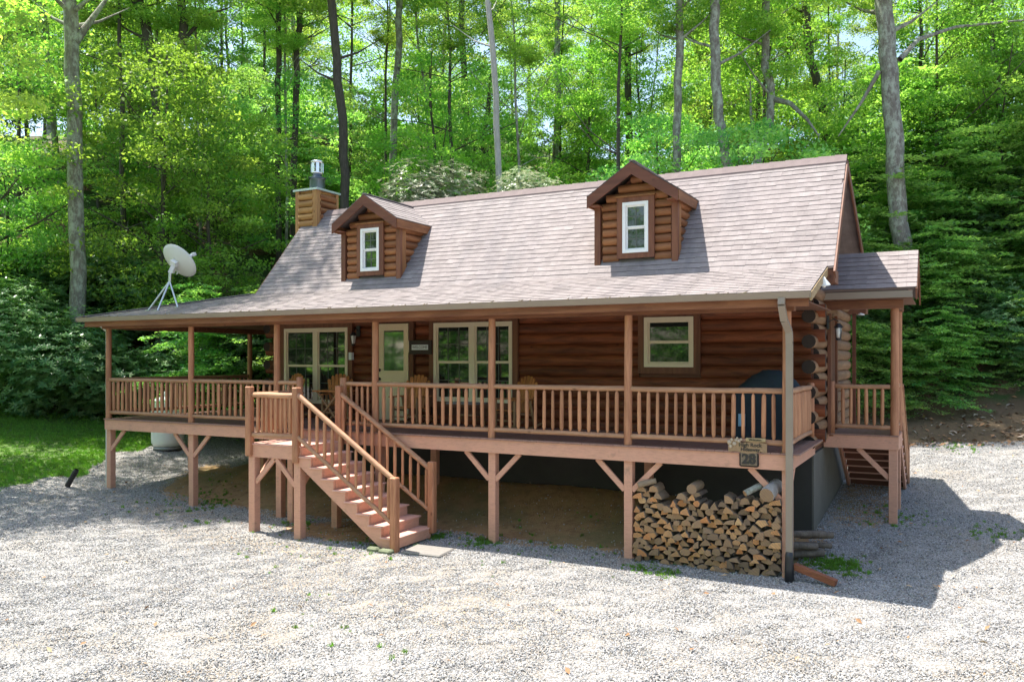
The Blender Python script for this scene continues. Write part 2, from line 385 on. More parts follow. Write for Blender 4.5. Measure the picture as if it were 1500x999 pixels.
def ground_mat():
    m, nt, bs = mat('gravel_dirt_and_litter')
    g = N(nt, 'ShaderNodeNewGeometry'); P = g.outputs['Position']
    def A(n): a = N(nt, 'ShaderNodeAttribute'); a.attribute_name = n; return a.outputs['Fac']
    vo = N(nt, 'ShaderNodeTexVoronoi'); vo.inputs['Scale'].default_value = 40; nt.links.new(P, vo.inputs['Vector'])
    gray = ramp(nt, N(nt, 'ShaderNodeSeparateColor').outputs[0], [(0, (0,0,0)), (1, (1,1,1))])
    sc = N(nt, 'ShaderNodeSeparateColor'); nt.links.new(vo.outputs['Color'], sc.inputs[0])
    c = ramp(nt, sc.outputs[0], [(0, (.17, .163, .155)), (.35, (.31, .30, .29)), (1, (.46, .447, .435))])
    c = mixc(nt, ramp(nt, vo.outputs['Distance'], [(.35, (0,0,0)), (.7, (.8,.8,.8))]), c, (.14, .13, .115))
    n5 = noise(nt, P, 5, 5, .7); nb = noise(nt, P, .7, 4, .6); n60 = noise(nt, P, 60, 3, .7)
    c = mixc(nt, math_(nt, 'MULTIPLY', A('tan'), ramp(nt, n5, [(.4, (0,0,0)), (.6, (.8,.8,.8))])), c, (.36, .26, .14))
    c = mixc(nt, ramp(nt, nb, [(.5, (0,0,0)), (.72, (.5,.5,.5))]), c, (.24, .19, .13))
    # dirt and moss
    d = ramp(nt, n5, [(.3, (.27, .15, .07)), (.55, (.46, .27, .125)), (.75, (.36, .26, .11))])
    d = mixc(nt, ramp(nt, nb, [(.45, (0,0,0)), (.65, (.7,.7,.7))]), d, (.16, .165, .065))
    d = mixc(nt, math_(nt, 'MULTIPLY', n60, .3), d, (.24, .18, .12))
    dm = math_(nt, 'ADD', A('dirt'), math_(nt, 'MULTIPLY', math_(nt, 'SUBTRACT', n5, .5), 1.2))
    dm = math_(nt, 'MULTIPLY', ramp(nt, dm, [(.35, (0,0,0)), (.6, (1,1,1))]), ramp(nt, A('dirt'), [(.02, (0,0,0)), (.2, (1,1,1))]))
    c = mixc(nt, dm, c, d)
    l = ramp(nt, n5, [(.3, (.07, .13, .03)), (.7, (.13, .20, .05))])
    lm = math_(nt, 'ADD', A('lawn'), math_(nt, 'MULTIPLY', math_(nt, 'SUBTRACT', n5, .5), .5))
    c = mixc(nt, ramp(nt, lm, [(.4, (0,0,0)), (.6, (1,1,1))]), c, l)
    f = ramp(nt, noise(nt, P, 9, 6, .75), [(.3, (.045, .03, .018)), (.5, (.13, .085, .05)), (.7, (.22, .16, .11))])
    f = mixc(nt, ramp(nt, nb, [(.42, (0,0,0)), (.5, (.9,.9,.9))]), f, mixc(nt, A('foot'), (.045, .085, .025), (.12, .085, .05)))
    fm = math_(nt, 'ADD', A('forest'), math_(nt, 'MULTIPLY', math_(nt, 'SUBTRACT', n5, .5), .8))
    c = mixc(nt, ramp(nt, fm, [(.4, (0,0,0)), (.6, (1,1,1))]), c, f)
    nt.links.new(c, bs.inputs['Base Color']); bs.inputs['Roughness'].default_value = .9; bs.inputs['Specular IOR Level'].default_value = .2
    bump(nt, bs, math_(nt, 'SUBTRACT', n60, math_(nt, 'MULTIPLY', vo.outputs['Distance'], .8)), .7, .02); return m
me.materials.append(ground_mat())
ground = put('ground', me); tag(ground, 'pale gravel yard rising to dirt under the porch and a wooded bank', kind='structure')

# ------------------------------------------------------------------ cabin constants
Z0 = -1.9
CAB = empty('log_cabin', (-6.5, 4, Z0)); tag(CAB, 'brown log cabin on raised decks with two roof dormers and outside stairs', 'house')
PX = [-16.13, -13.23, -10.59, -7.96, -5.28, -2.62, -0.02]
WY = 2.70; WL = -13.2; WB = 8.2                     # front wall plane, left corner, back wall
BKY, BKZ = 1.44, 3.007; RY, RZ = 3.352, 5.25; EY, EZ = -.41, 2.46
SL = (RZ-BKZ)/(RY-BKY); S2 = (BKZ-EZ)/(BKY-EY)
HX = -12.6; RX = .505; CX = -16.52                   # main roof left and right rakes, porch roof corner
MR = (WB+.4-RY); RS = -.44
def roofz(y): return BKZ + SL*(y-BKY)

# foundation
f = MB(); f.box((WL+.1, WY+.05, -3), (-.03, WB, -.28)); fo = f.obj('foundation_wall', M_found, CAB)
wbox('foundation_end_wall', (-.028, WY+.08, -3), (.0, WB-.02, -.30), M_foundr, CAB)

# --- log walls
def logmesh(L, r=.118, axis='x', n=14, ends=.0, mats=(M_logx, M_logend)):
    m = MB(); k = max(2, int(L/1.2)+1); pts = []; rs = []
    for i in range(k+1):
        t = (i/k-.5)*L; pts.append((t, 0, 0) if axis == 'x' else (0, t, 0)); rs.append(r*(1+random.uniform(-.012, .012)))
    m.tube(pts, rs, n, 0, True, 1); return m.mesh('log', list(mats))
CH = .228
wall = MB(); wall.box((WL, WY, -.27), (0, WY+.16, 2.6)); wallo = wall.obj('front_log_wall', M_trim, CAB, (0,0,0))
openings = [(-12.86, -10.58, .22, 2.36), (-9.99, -8.76, -.05, 2.5), (-8.34, -6.05, .36, 2.42), (-3.32, -2.06, 1.16, 2.42)]
zz = -.05; row = 0
while zz < 2.5:
    zc = zz + CH/2
    x0 = WL - (.25 if row % 2 else 0); x1 = .0 + (.22 if row % 2 == 0 else -.02)
    segs = [(x0, x1)]
    for (a, b, lo, hi) in openings:
        if zc+.08 > lo and zc-.08 < hi:
            ns = []
            for s0, s1 in segs:
                if a > s0 and b < s1: ns += [(s0, a), (b, s1)]
                else: ns.append((s0, s1))
            segs = ns
    for s0, s1 in segs:
        if s1-s0 > .08:
            put('log', logmesh(s1-s0, .121), wallo, ((s0+s1)/2, WY+.0, zc), scale=(1, .62, 1))
    zz += CH; row += 1
# right side wall: logs along y, alternate ends stick out in front
wsr = MB(); wsr.box((-.16, WY+.1, -.27), (-.02, WB, 2.75)); wso = wsr.obj('side_log_wall', M_trim, CAB)
zz = -.05 - CH/2; row = 0
while zz < 2.75:
    zc = zz + CH/2
    y0 = WY - (.30 if row % 2 == 0 else -.1); 
    put('log', logmesh(WB+.1-y0 if row % 2 else WB-.1-y0+.3, .122, 'y', mats=(M_logy, M_logend)), wso, (-.02, (y0+WB)/2, zc))
    zz += CH; row += 1
wsl = MB(); wsl.box((WL+.02, WY+.1, -.27), (WL+.14, WB, 2.7)); wlo = wsl.obj('side_log_wall', M_trim, CAB)
zz = -.05 - CH/2; row = 0
while zz < 2.6:
    y0 = WY - (.30 if row % 2 == 0 else -.1)
    put('log', logmesh(WB-y0, .118, 'y', mats=(M_logy, M_logend)), wlo, (WL+.02, (y0+WB)/2, zz+CH/2)); zz += CH; row += 1
wbox('back_wall', (WL+.1, WB-.12, -.27), (-.1, WB, 2.8), M_trim, CAB)
# gable walls
def gable(x0, x1, mt):
    g = MB(); ridge = RZ-.22
    g.prism([(x0, BKY+.5, roofz(BKY+.5)-.2), (x0, RY, ridge), (x0, WB, RZ-.22+RS*(WB-RY)), (x0, WB, 2.55), (x0, WY-.25, 2.55), (x0, BKY+.5, 2.75)], (x1-x0, 0, 0))
    return g.obj('gable_wall', mt, CAB)
M_gab = wood('gable_board_wood', (.27, .09, .045), (.16, .055, .03), 'z', .6, .1, 5)
gable(-.1, .0, M_gab); gable(HX+.4, HX+.5, M_gab)
g = MB()
for k in range(7):
    pass

# --- trim around openings, windows, door
def casing(x0, x1, z0, z1, w=.13):
    c = MB(); y0, y1 = WY-.135, WY-.07
    c.box((x0-w, y0, z0-w), (x0, y1, z1+w)); c.box((x1, y0, z0-w), (x1+w, y1, z1+w))
    c.box((x0, y0+.003, z1), (x1, y1, z1+w)); c.box((x0, y0+.003, z0-w), (x1, y1, z0))
    return c.obj('opening_trim', M_trimz, CAB)
def window(x0, x1, z0, z1, units, fm, y=WY-.15, par=None, muntx=2, muntz=1, fw=.075, parent_name='window', blinds=False):
    """double hung units side by side; frame mesh + panes + muntins as children"""
    par = par or CAB
    c = ((x0+x1)/2, y, (z0+z1)/2); fr = MB()
    def bx(a0, a1, b0, b1, ya, yb): fr.box((a0-c[0], ya, b0-c[2]), (a1-c[0], yb, b1-c[2]))
    bx(x0, x0+fw, z0, z1, 0, .12); bx(x1-fw, x1, z0, z1, 0, .12)
    bx(x0+fw, x1-fw, z1-fw, z1, .002, .118); bx(x0+fw, x1-fw, z0, z0+fw, .002, .118)
    uw = (x1-x0-2*fw)/units; mul = .15 if units > 1 else 0
    for u in range(1, units):
        xm = x0+fw+u*uw; bx(xm-mul/2, xm+mul/2, z0+fw, z1-fw, .004, .116)
    wo = fr.obj(parent_name, fm, par, c)
    sub = wo if par is CAB else par
    for u in range(units):
        a = x0+fw+u*uw+(mul/2 if u > 0 else 0); b = x0+fw+(u+1)*uw-(mul/2 if u < units-1 else 0)
        zm = (z0+z1)/2
        for (q0, q1, yo) in ((z0+fw, zm, .075), (zm, z1-fw, .055)):
            p_ = MB(); p_.box((a-.01, y+yo, q0), (b+.01, y+yo+.02, q1))
            put('pane', p_.mesh('pane', M_glass), sub)
            sa = MB(); t = .028
            sa.box((a, y+yo-.018, q0), (a+t, y+yo-.001, q1)); sa.box((b-t, y+yo-.018, q0), (b, y+yo-.001, q1))
            sa.box((a+t, y+yo-.017, q1-t), (b-t, y+yo-.001, q1)); sa.box((a+t, y+yo-.017, q0), (b-t, y+yo-.001, q0+t))
            put('sash', sa.mesh('sash', fm), sub)
            mu = MB(); tt = .009
            for i in range(1, muntx):
                xx = a+(b-a)*i/muntx; mu.box((xx-tt, y+yo-.008, q0+t), (xx+tt, y+yo-.001, q1-t))
            for i in range(1, muntz+1):
                zq = q0+(q1-q0)*i/(muntz+1); mu.box((a+t, y+yo-.009, zq-tt), (b-t, y+yo-.001, zq+tt))
            put('muntin', mu.mesh('muntin', M_muntin), sub)
    return wo
M_muntin = plain('grille_bar', (.10, .11, .09), .5)
casing(-12.74, -10.70, .36, 2.23); window(-12.74, -10.70, .36, 2.23, 2, M_cream, muntx=3)
casing(-8.21, -6.18, .5, 2.28); window(-8.21, -6.18, .5, 2.28, 2, M_cream, muntx=3)
casing(-3.19, -2.19, 1.30, 2.29); window(-3.19, -2.19, 1.30, 2.29, 1, M_cream, muntx=1, muntz=0, fw=.08)
# front door
casing(-9.86, -8.90, .02, 2.31, .12)
d = MB(); x0, x1, z0, z1 = -9.83, -8.93, .03, 2.29; gy = WY-.12
gx0, gx1, gz0, gz1 = -9.64, -9.06, 1.19, 2.13
d.box((x0, gy, z0), (gx0, gy+.06, z1)); d.box((gx1, gy, z0), (x1, gy+.06, z1)); d.box((gx0, gy, gz1), (gx1, gy+.06, z1)); d.box((gx0, gy, z0), (gx1, gy+.06, gz0))
dr = d.obj('front_door', M_door, CAB)
p_ = MB(); p_.box((gx0, gy+.02, gz0), (gx1, gy+.035, gz1)); put('door_glass', p_.mesh('door_glass', M_dglass), dr)
p_ = MB()
for a, b in ((-9.70, -9.42), (-9.32, -9.04)):
    p_.box((a, gy-.012, .2), (b, gy-.002, .95), 0, .008)
put('door_panel', p_.mesh('door_panel', M_door), dr)
for zk, nm in ((1.20, 'deadbolt'), (.99, 'door_knob')):
    k = MB(); k.tube([(-9.755, gy, zk), (-9.755, gy-.03, zk), (-9.755, gy-.07, zk)], [.04, .032, .03], 12); put(nm, k.mesh(nm, M_iron), dr)
# doorbell sensor and wall lamp
wbox('wall_thermometer', (-10.62, WY-.2, 1.44), (-10.53, WY-.11, 1.62), M_label, CAB)
def lantern(loc, par=CAB, bulb=False, sx=1):
    x, y, z = loc; m = MB()
    m.tube([(0,0,.16),(0,-.1,.22),(0,-.18,.16)], .012, 6); m.box((-.05, -.005, .02), (.05, .03, .28))
    m.lathe([(.03, .13), (.085, .06), (.09, .045)], (0,-.18,0), 8, sm=False)
    m.lathe([(.045, -.2), (.06, -.17), (.05, -.16)], (0,-.18,0), 8, sm=False)
    for k in range(4):
        t = math.pi/4+k*math.pi/2; m.tube([(.075*math.cos(t), -.18+.075*math.sin(t), .05), (.05*math.cos(t), -.18+.05*math.sin(t), -.17)], .007, 4)
    l = m.obj('wall_lamp', M_iron, par, (x, y, z))
    g_ = MB(); g_.lathe([(.035, -.15), (.06, .03), (.02, .05)], (0,-.18,0), 8); put('lamp_glass', g_.mesh('lamp_glass', M_bulb), l, loc)
    return l
lantern((-10.40, WY-.11, 1.98))

# ------------------------------------------------------------------ decks
dk = MB()
dk.box((PX[0]-.06, 0.0, -.27), (.05, .045, -.03)); dk.box((.005, .046, -.27), (.05, WY-.1, -.03)); dk.box((PX[0]-.06, .046, -.27), (PX[0]-.015, 5.0, -.03))
deck = dk.obj('deck', M_pink, CAB)
js = MB(); x = PX[0]+.4
while x < 0: js.box((x, .05, -.25), (x+.04, WY+.04, -.035)); x += .41
js.obj('deck_joists', M_pink, CAB)['kind'] = 'stuff'
bw = .145; x = PX[0]-.07; i = 0
bme = {}
while x < .06:
    y1 = WY-.08 if x > WL else 5.0
    key = round(y1, 1)
    if key not in bme:
        b = MB(); b.box((-bw/2+.003, -(y1+.03)/2, -.0145), (bw/2-.003, (y1+.03)/2, .0145), 0, .003); bme[key] = b.mesh('deck_board', M_deckb)
    put('deck_board', bme[key], deck, (x+bw/2, (y1-.03)/2, -.0145+random.uniform(-.001, .001))); x += bw
# support posts + braces
def square_post(x, y, ztop, zg, w=.15, par=CAB):
    m = MB(); m.box((-w/2, -w/2, 0), (w/2, w/2, ztop-zg), 0, .006); return m.obj('support_post', M_pink, par, (x, y, zg))
def brace(x, y, z, dx, dy, L=.5, dr=.50):
    m = MB(); m.obox((0, 0, -dr), (dx*L, dy*L, 0), .045, .09, up=(0,0,1)); return m.obj('brace', M_pink, CAB, (x, y, z))
for i, x in enumerate(PX):
    if i in (2, 3): continue
    square_post(x, .135, -.27, H(x, .13)-.3)
for i, x in enumerate(PX):
    if i not in (0, 2, 3): brace(x-.07, .09, -.27, -1, 0)
    if i not in (6, 2, 3): brace(x+.07, .09, -.27, 1, 0)
brace(PX[6]+.0, .2, -.27, 0, 1)
square_post(-10.55, .14, -.27, H(-10.55, .14)-.3); square_post(-7.9, .14, -.27, H(-7.9, .14)-.3)
for xx in (-13.2, -8, -3): square_post(xx, 2.3, -.27, H(xx, 2.3)-.3)
square_post(PX[0], 2.6, -.27, H(PX[0], 2.6)-.3); square_post(PX[0], 4.8, -.27, H(PX[0], 4.8)-.3)
# round porch posts
def round_post(x, y, z0, z1, r=.068):
    m = MB(); n = 6; pts = []; rs = []
    for k in range(n+1):
        t = k/n; pts.append((random.uniform(-.004, .004), random.uniform(-.004, .004), t*(z1-z0))); rs.append(r*(1.05-.08*t)*(1+random.uniform(-.02, .02)))
    m.tube(pts, rs, 14); return m.obj('porch_post', M_postz, CAB, (x, y, z0))
for x in PX: round_post(x, .07, .0, 2.21)
round_post(PX[0], 4.72, 0, 2.2); round_post(PX[0], 2.5, 0, 2.2) if False else None
# railings
def balmesh(h, r=.030):
    m = MB(); m.lathe([(r*.35, 0), (r*.8, .035), (r, .07), (r*1.04, h*.5), (r*.97, h-.07), (r*.8, h-.03), (r*.35, h)], (0,0,0), 9); return m.mesh('baluster', M_balu)
BALS = [balmesh(.74, r) for r in (.031, .034, .028, .036)]
def railing(p, q, n, mt, zt=.955, zb=.15, name='railing', rr=.046):
    p = Vector(p); q = Vector(q); d = (q-p); L = d.length; dn = d.normalized(); m = MB()
    for zz, r in ((zt, rr), (zb, rr*.95)):
        pts = [dn*(L*k/5) + Vector((0, 0, zz+random.uniform(-.006, .006))) for k in range(6)]
        pts[0] += dn*.06; pts[-1] -= dn*.06; a = [r*(1+random.uniform(-.05, .06)) for _ in pts]
        pts = [pts[0]-dn*.015]+pts+[pts[-1]+dn*.015]; a = [a[0]*.75]+a+[a[-1]*.75]
        m.tube(pts, a, 10)
    ro = m.obj(name, mt, CAB, p)
    for k in range(n):
        t = .12+ (L-.24)*(k+.5)/n
        b = put('baluster', random.choice(BALS), ro, p+dn*t+Vector((0,0,zb+.025)), rot=(random.uniform(-.012,.012), random.uniform(-.012,.012), random.uniform(0, 6)))
    return ro
ry = .07
counts = {0: 17, 3: 15, 4: 14, 5: 15}
railing((PX[0], ry, 0), (PX[1], ry, 0), 17, M_railx)
railing((PX[1], ry, 0), (PX[2], ry, 0), 14, M_railx)
NX0, NX1 = -9.93, -8.76
railing((PX[2], ry, 0), (NX0, ry, 0), 3, M_railx)
railing((NX1, ry, 0), (PX[3], ry, 0), 4, M_railx)
railing((PX[3], ry, 0), (PX[4], ry, 0), 14, M_railx)
railing((PX[4], ry, 0), (PX[5], ry, 0), 14, M_railx)
railing((PX[5], ry, 0), (PX[6], ry, 0), 15, M_railx)
railing((.0, .1, 0), (.0, 2.42, 0), 14, M_raily)
railing((PX[0], .1, 0), (PX[0], 4.72, 0), 26, M_raily)
def newel(x, y, z0, z1, w=.15, par=CAB, name='newel_post', mt=None):
    m = MB(); m.lathe([(w/2, 0), (w/2, z1-z0-.015), (w/2-.015, z1-z0)], (0,0,0), 12); return m.obj(name, mt or M_postz, par, (x, y, z0))
newel(NX0, .05, -.02, 1.08, .14); newel(NX1, .05, -.02, 1.08, .14); newel(.0, 2.43, -.03, 1.03, .12)

# ------------------------------------------------------------------ stair landing and stairs
LZ = -.20; LX0, LX1, LY = -10.06, -8.72, -1.26
ld = MB(); ld.box((LX0, LY, LZ-.27), (LX1, LY+.045, LZ-.03)); ld.box((LX0, LY+.046, LZ-.27), (LX0+.045, -.01, LZ-.03)); ld.box((LX1-.045, LY+.046, LZ-.27), (LX1, -.01, LZ-.03))
landing = ld.obj('stair_landing', M_pink, CAB)
x = LX0-.01
b = MB(); b.box((-bw/2+.003, -.63, -.0145), (bw/2-.003, .63, .0145), 0, .003); lbm = b.mesh('landing_board', M_tread)
for k in range(9): put('landing_board', lbm, landing, (LX0+.075+k*.149, -.65, LZ-.0145))
lp = [(-9.98, -1.19), (-8.80, -1.19)]
for (x, y) in lp:
    square_post(x, y, LZ-.27, H(x, y)-.2, .16)
square_post(-9.98, -.12, LZ-.27, H(-9.98, -.12)-.2, .15); square_post(-8.8, -.12, LZ-.27, H(-8.8, -.12)-.2, .15)
brace(-9.90, -1.22, LZ-.27, 1, 0, .5); brace(-8.88, -1.22, LZ-.27, -1, 0, .5); brace(-9.98, -1.11, LZ-.27, 0, 1, .45); brace(-8.80, -1.11, LZ-.27, 0, 1, .45)
def sqnewel(x, y, z0, z1, w=.14): 
    m = MB(); m.box((-w/2, -w/2, 0), (w/2, w/2, z1-z0), 0, .02); return m.obj('newel_post', M_postz, CAB, (x, y, z0))
sqnewel(-10.02, LY-.02, LZ-.25, .92); sqnewel(-8.80, LY-.02, LZ-.32, .92); sqnewel(-8.75, -.09, LZ-.2, .92)
railing((-10.0, LY, LZ), (-8.80, LY, LZ), 8, M_railx, zt=.955, zb=.17, rr=.055)
railing((-10.0, LY, LZ), (-10.0, .0, LZ), 7, M_raily, zt=.955, zb=.17)
# stairs: 9 risers down to the right
NS = 8; TX0 = LX1; run = .274; rise = (1.93-.20)/9
st = MB()
def stringer(y):
    poly = [(TX0-.02, y, LZ-.03)]
    for k in range(NS):
        xk = TX0 + run*k; zk = LZ - rise*(k+1)
        poly += [(xk, y, zk-.03), (xk+run, y, zk-.03)]
    poly += [(TX0+run*NS, y, -2.0), (TX0+run*(NS-.75), y, -2.0), (TX0-.02, y, LZ-.27-.1)]
    # drop zero-length duplicates
    st.prism(poly, (0, .045, 0))
stringer(LY-.02); stringer(-.13)
stairs = st.obj('staircase', M_pink, CAB)
tm = MB(); tm.box((-.02, LY-.045, -.03), (run+.025, -.04, 0), 0, .006); tme = tm.mesh('tread', M_tread)
rm = MB(); rm.box((0, LY+.03, -rise+.0), (.02, -.14, -.031)); rme = rm.mesh('riser', M_pink)
for k in range(NS):
    put('tread', tme, stairs, (TX0+run*k, 0, LZ-rise*(k+1)))
for k in range(NS+1):
    put('riser', rme, stairs, (TX0+run*k-.012, 0, LZ-rise*k))
nz0 = -2.0
for y in (LY-.03, -.09):
    m = MB(); m.box((-.07, -.07, 0), (.07, .07, 1.36), 0, .018); m.obj('newel_post', M_postz, CAB, (-6.50, y, nz0 if y < -1 else -1.85))
    # sloped rails
    a = Vector((-8.80, y, .80)); e = Vector((-6.50, y, -.70))
    if y > -1: e.z = -.66
    dd = (e-a); m = MB()
    for off, r in ((0, .05), (-.80, .042)):
        pts = [a+dd*(k/6)+Vector((0,0,off+random.uniform(-.004,.004))) for k in range(7)]
        m.tube(pts, [r*(1+random.uniform(-.04,.04)) for _ in pts], 10)
    ro = m.obj('stair_railing', M_railx, CAB)
    nb = 12
    for k in range(nb):
        t = (k+.8)/(nb+.5); q = a+dd*t
        put('baluster', random.choice(BALS), ro, (q.x, q.y, q.z-.78), scale=(1, 1, 1.0))

# ------------------------------------------------------------------ porch beam, ceiling, gutter
bmx = MB(); bmx.box((PX[0]-.12, -.03, 2.20), (.10, .15, 2.33)); bmx.box((PX[0]-.09, .151, 2.2), (PX[0]+.09, 7.8, 2.33)); bmx.obj('porch_beam', M_beam, CAB)
fb = MB(); fb.box((CX+.05, EY+.07, 2.245), (.36, EY+.10, 2.39)); fb.box((CX+.05, EY+.101, 2.245), (CX+.08, 7.8, 2.39)); fb.obj('eave_board', M_beam, CAB)
cl = MB(); cl.box((CX+.1, EY+.11, 2.335), (.30, WY, 2.35)); cl.box((CX+.1, WY, 2.335), (WL, 7.8, 2.35)); cl.obj('porch_ceiling', M_soffit, CAB)
gt = MB()
def gutprof(x): return [(x, EY-.06, 2.365), (x, EY-.075, 2.40), (x, EY-.10, 2.46), (x, EY-.085, 2.46), (x, EY-.055, 2.38), (x, EY+.055, 2.38), (x, EY+.055, 2.45), (x, EY+.066, 2.45), (x, EY+.066, 2.365)]
gt.prism(gutprof(CX-.05), (.38+.02-CX+.05, 0, 0))
gt.box((CX-.06, EY-.09, 2.37), (CX-.052, EY+.06, 2.46)); gt.box((.401, EY-.09, 2.37), (.408, EY+.06, 2.46))
gt.obj('gutter', M_gutter, CAB)
gl = MB(); gl.box((CX-.1, EY+.0, 2.37), (CX-.0, 7.8, 2.455)); gl.obj('gutter', M_gutter, CAB)
# leaves and twigs in the gutter edge
dbr = MB()
for k in range(70):
    x = random.uniform(CX, .3); L = random.uniform(.03, .12); a = random.uniform(-.5, .5)
    dbr.obox((x, EY-.05, 2.463), (x+L*math.cos(a), EY-.05+L*math.sin(a)*.5, 2.463+random.uniform(0, .03)), .012, .008)
o = dbr.obj('gutter_debris', plain('dry_leaf', (.35, .26, .14), .8, var=.4), CAB); o['kind'] = 'stuff'
# downspouts
ds = MB(); cx_ = .04
path = [(cx_-.05, EY-.03, 2.37), (cx_-.05, EY-.05, 2.27), (cx_-.04, -.30, 2.05), (cx_, -.1, 1.88), (cx_, -.07, 1.7)]
for a, b in zip(path[:-1], path[1:]): ds.obox(a, b, .10, .085, up=(0, -1, .01))
ds.obox((cx_, -.07, 1.72), (cx_, -.07, -1.55), .10, .075, up=(0, -1, 0))
dso = ds.obj('downspout', M_gutter, CAB)
q = MB(); q.lathe([(.075, -2.05), (.07, -1.75), (.062, -1.58), (.055, -1.5)], (cx_, -.08, 0), 14); put('drain_adapter', q.mesh('drain_adapter', M_black), dso)
ds = MB(); ds.obox((CX-.03, .05, 2.37), (PX[0]-.12, .12, 2.15), .07, .06); ds.obox((PX[0]-.12, .12, 2.16), (PX[0]-.12, .12, -1.7), .07, .05, up=(0,-1,0)); ds.obj('downspout', M_dish, CAB)

# ------------------------------------------------------------------ roofs
def strip_mesh(L, ex, ext=.03, th=.015, name='shingle'):
    """shingle strip in local coords: x along, y up slope, z normal; thick lower edge"""
    m = MB(); n = max(1, int(round(L/.19))); x = -L/2
    w = L/n
    for k in range(n):
        j = random.choice((0, 0, .006, .012)); t = th*(1 if j else .8)
        x0 = -L/2+k*w; x1 = x0+w-.002
        m.add([(x0,-j,0),(x1,-j,0),(x1,ex+ext,.0),(x0,ex+ext,.0),(x0,-j,t),(x1,-j,t),(x1,ex+ext,.003),(x0,ex+ext,.003)],
              [(4,5,6,7),(1,2,6,5),(3,0,4,7)]); m.f.append(tuple(len(m.v)-8+q for q in (0,1,5,4))); m.m.append(1); m.sm.append(False)
    return m.mesh(name, [M_shin, M_shedge])
EXP = .1345
# roof decks
def slab(poly, th, name, mt, par=CAB):
    a = [Vector(p) for p in poly]; nrm = (a[1]-a[0]).cross(a[2]-a[0]).normalized()
    if nrm.z > 0: nrm = -nrm
    m = MB(); m.prism(poly, nrm*th); return m.obj(name, mt, par)
M_under = plain('roof_underlay', (.16, .12, .11), .9)
mroof = slab([(HX, BKY-.02, BKZ-.02), (RX, BKY-.02, BKZ-.02), (RX, RY, RZ), (HX, RY, RZ)], .12, 'roof', M_under)
SHM = [strip_mesh(1.0, EXP) for _ in range(8)]
ang = math.atan(SL); up = Vector((0, math.cos(ang), math.sin(ang))); nr = Vector((0, -math.sin(ang), math.cos(ang)))
rows = int((RY-BKY)/math.cos(ang)/EXP)+1
DORM = [(-9.27, 1.665), (-3.04, 1.70)]     # centre x, front y
def in_dormer(x0, x1, y):
    for cxd, fy in DORM:
        if y > fy+.1 and x0 > cxd-.66 and x1 < cxd+.66 and y < fy+.85: return True
    return False
cnt = 0; total = (RY-BKY)/math.cos(ang)
for r_ in range(rows):
    s0 = r_*EXP; 
    if s0+EXP*.6 > total: break
    off = (r_*.37) % 1.0; x = HX - off
    while x < RX-.001:
        a = max(x, HX); b = min(x+1.0, RX)
        L = b-a; yy = BKY+s0*math.cos(ang)
        if L > .03 and not in_dormer(a, b, yy):
            base = Vector(((a+b)/2, BKY, BKZ)) + up*s0 + nr*.004
            me_ = random.choice(SHM) if L > .999 else strip_mesh(L, EXP)
            o = put('shingle', me_, mroof, base, rot=(ang, 0, 0)); cnt += 1
            if cnt > 292: o.name = 'shingle'
        x += 1.0
print('shingles', cnt)
# ridge cap
rc = MB()
x = HX
while x < RX:
    e = min(x+.3, RX+.01); t = .012
    rc.add([(x, RY-.13, RZ-.10), (e, RY-.13, RZ-.10), (e, RY, RZ+.045), (x, RY, RZ+.045+t), (x, RY+.14, RZ-.035), (e, RY+.14, RZ-.045), (x, RY-.135, RZ-.15), (e, RY-.135, RZ-.15)],
           [(0,1,2,3), (3,2,5,4), (6,7,1,0)]); x += .3
rc.obj('ridge_cap', plain('dark_ridge_cap', (.17, .13, .125), .9, var=.25), CAB)
# back roof
slab([(HX, RY, RZ), (RX, RY, RZ), (RX, WB+.4, RZ+RS*MR), (HX, WB+.4, RZ+RS*MR)], .12, 'back_roof', M_shin)
# rake boards right and left
for xx, nm in ((RX-.0, 'rake_board'), (HX-.03, 'rake_board')):
    m = MB(); m.obox((xx+.015, BKY-.02, BKZ-.14), (xx+.015, RY, RZ-.14), .03, .17, up=(0,-1,1)); m.obox((xx+.015, RY, RZ-.14), (xx+.015, WB+.4, RZ+RS*MR-.12), .028, .17, up=(0,1,1))
    m.obj(nm, M_trimz, CAB)
# boxed end of main eave on the right
m = MB(); m.box((.15, BKY-.02, BKZ-.27), (RX+.02, BKY+.45, BKZ-.05)); m.obj('eave_return', M_trimz, CAB)
# porch roof (hip at left)
hipx = HX-.15
pr = slab([(CX, EY, EZ), (.385, EY, EZ), (.385, BKY, BKZ), (hipx, BKY, BKZ)], .07, 'porch_roof', M_under)
ang2 = math.atan(S2); up2 = Vector((0, math.cos(ang2), math.sin(ang2))); n2 = Vector((0, -math.sin(ang2), math.cos(ang2)))
tot2 = (BKY-EY)/math.cos(ang2); allm = MB(); r_ = 0
while r_*EXP < tot2:
    s0 = r_*EXP; xl = CX + (hipx-CX)*(s0/tot2); x = xl - random.uniform(0, .3)
    base = Vector((0, EY-.02, EZ)) + up2*s0 + n2*.004
    while x < .40:
        w = random.choice((.14, .19, .24)); a = max(x, xl); b = min(x+w-.002, .40)
        j = random.choice((0, .0, .012)); t = .012+.005*(j > 0)
        if b > a:
            P_ = lambda xx, yy, zz_: base + Vector((xx, 0, 0)) + up2*yy + n2*zz_
            e = EXP+.02
            allm.add([P_(a,-j,0), P_(b,-j,0), P_(b,e,0), P_(a,e,0), P_(a,-j,t), P_(b,-j,t), P_(b,e,.003), P_(a,e,.003)], [(4,5,6,7),(0,1,5,4),(1,2,6,5),(3,0,4,7)])
        x += w
    r_ += 1
o = put('porch_shingles', allm.mesh('porch_shingles', M_shin), pr); o['kind'] = 'stuff'
slab([(CX, EY, EZ), (hipx, BKY, BKZ), (hipx, 8, BKZ), (CX, 8, EZ)], .07, 'side_porch_roof', M_shin)
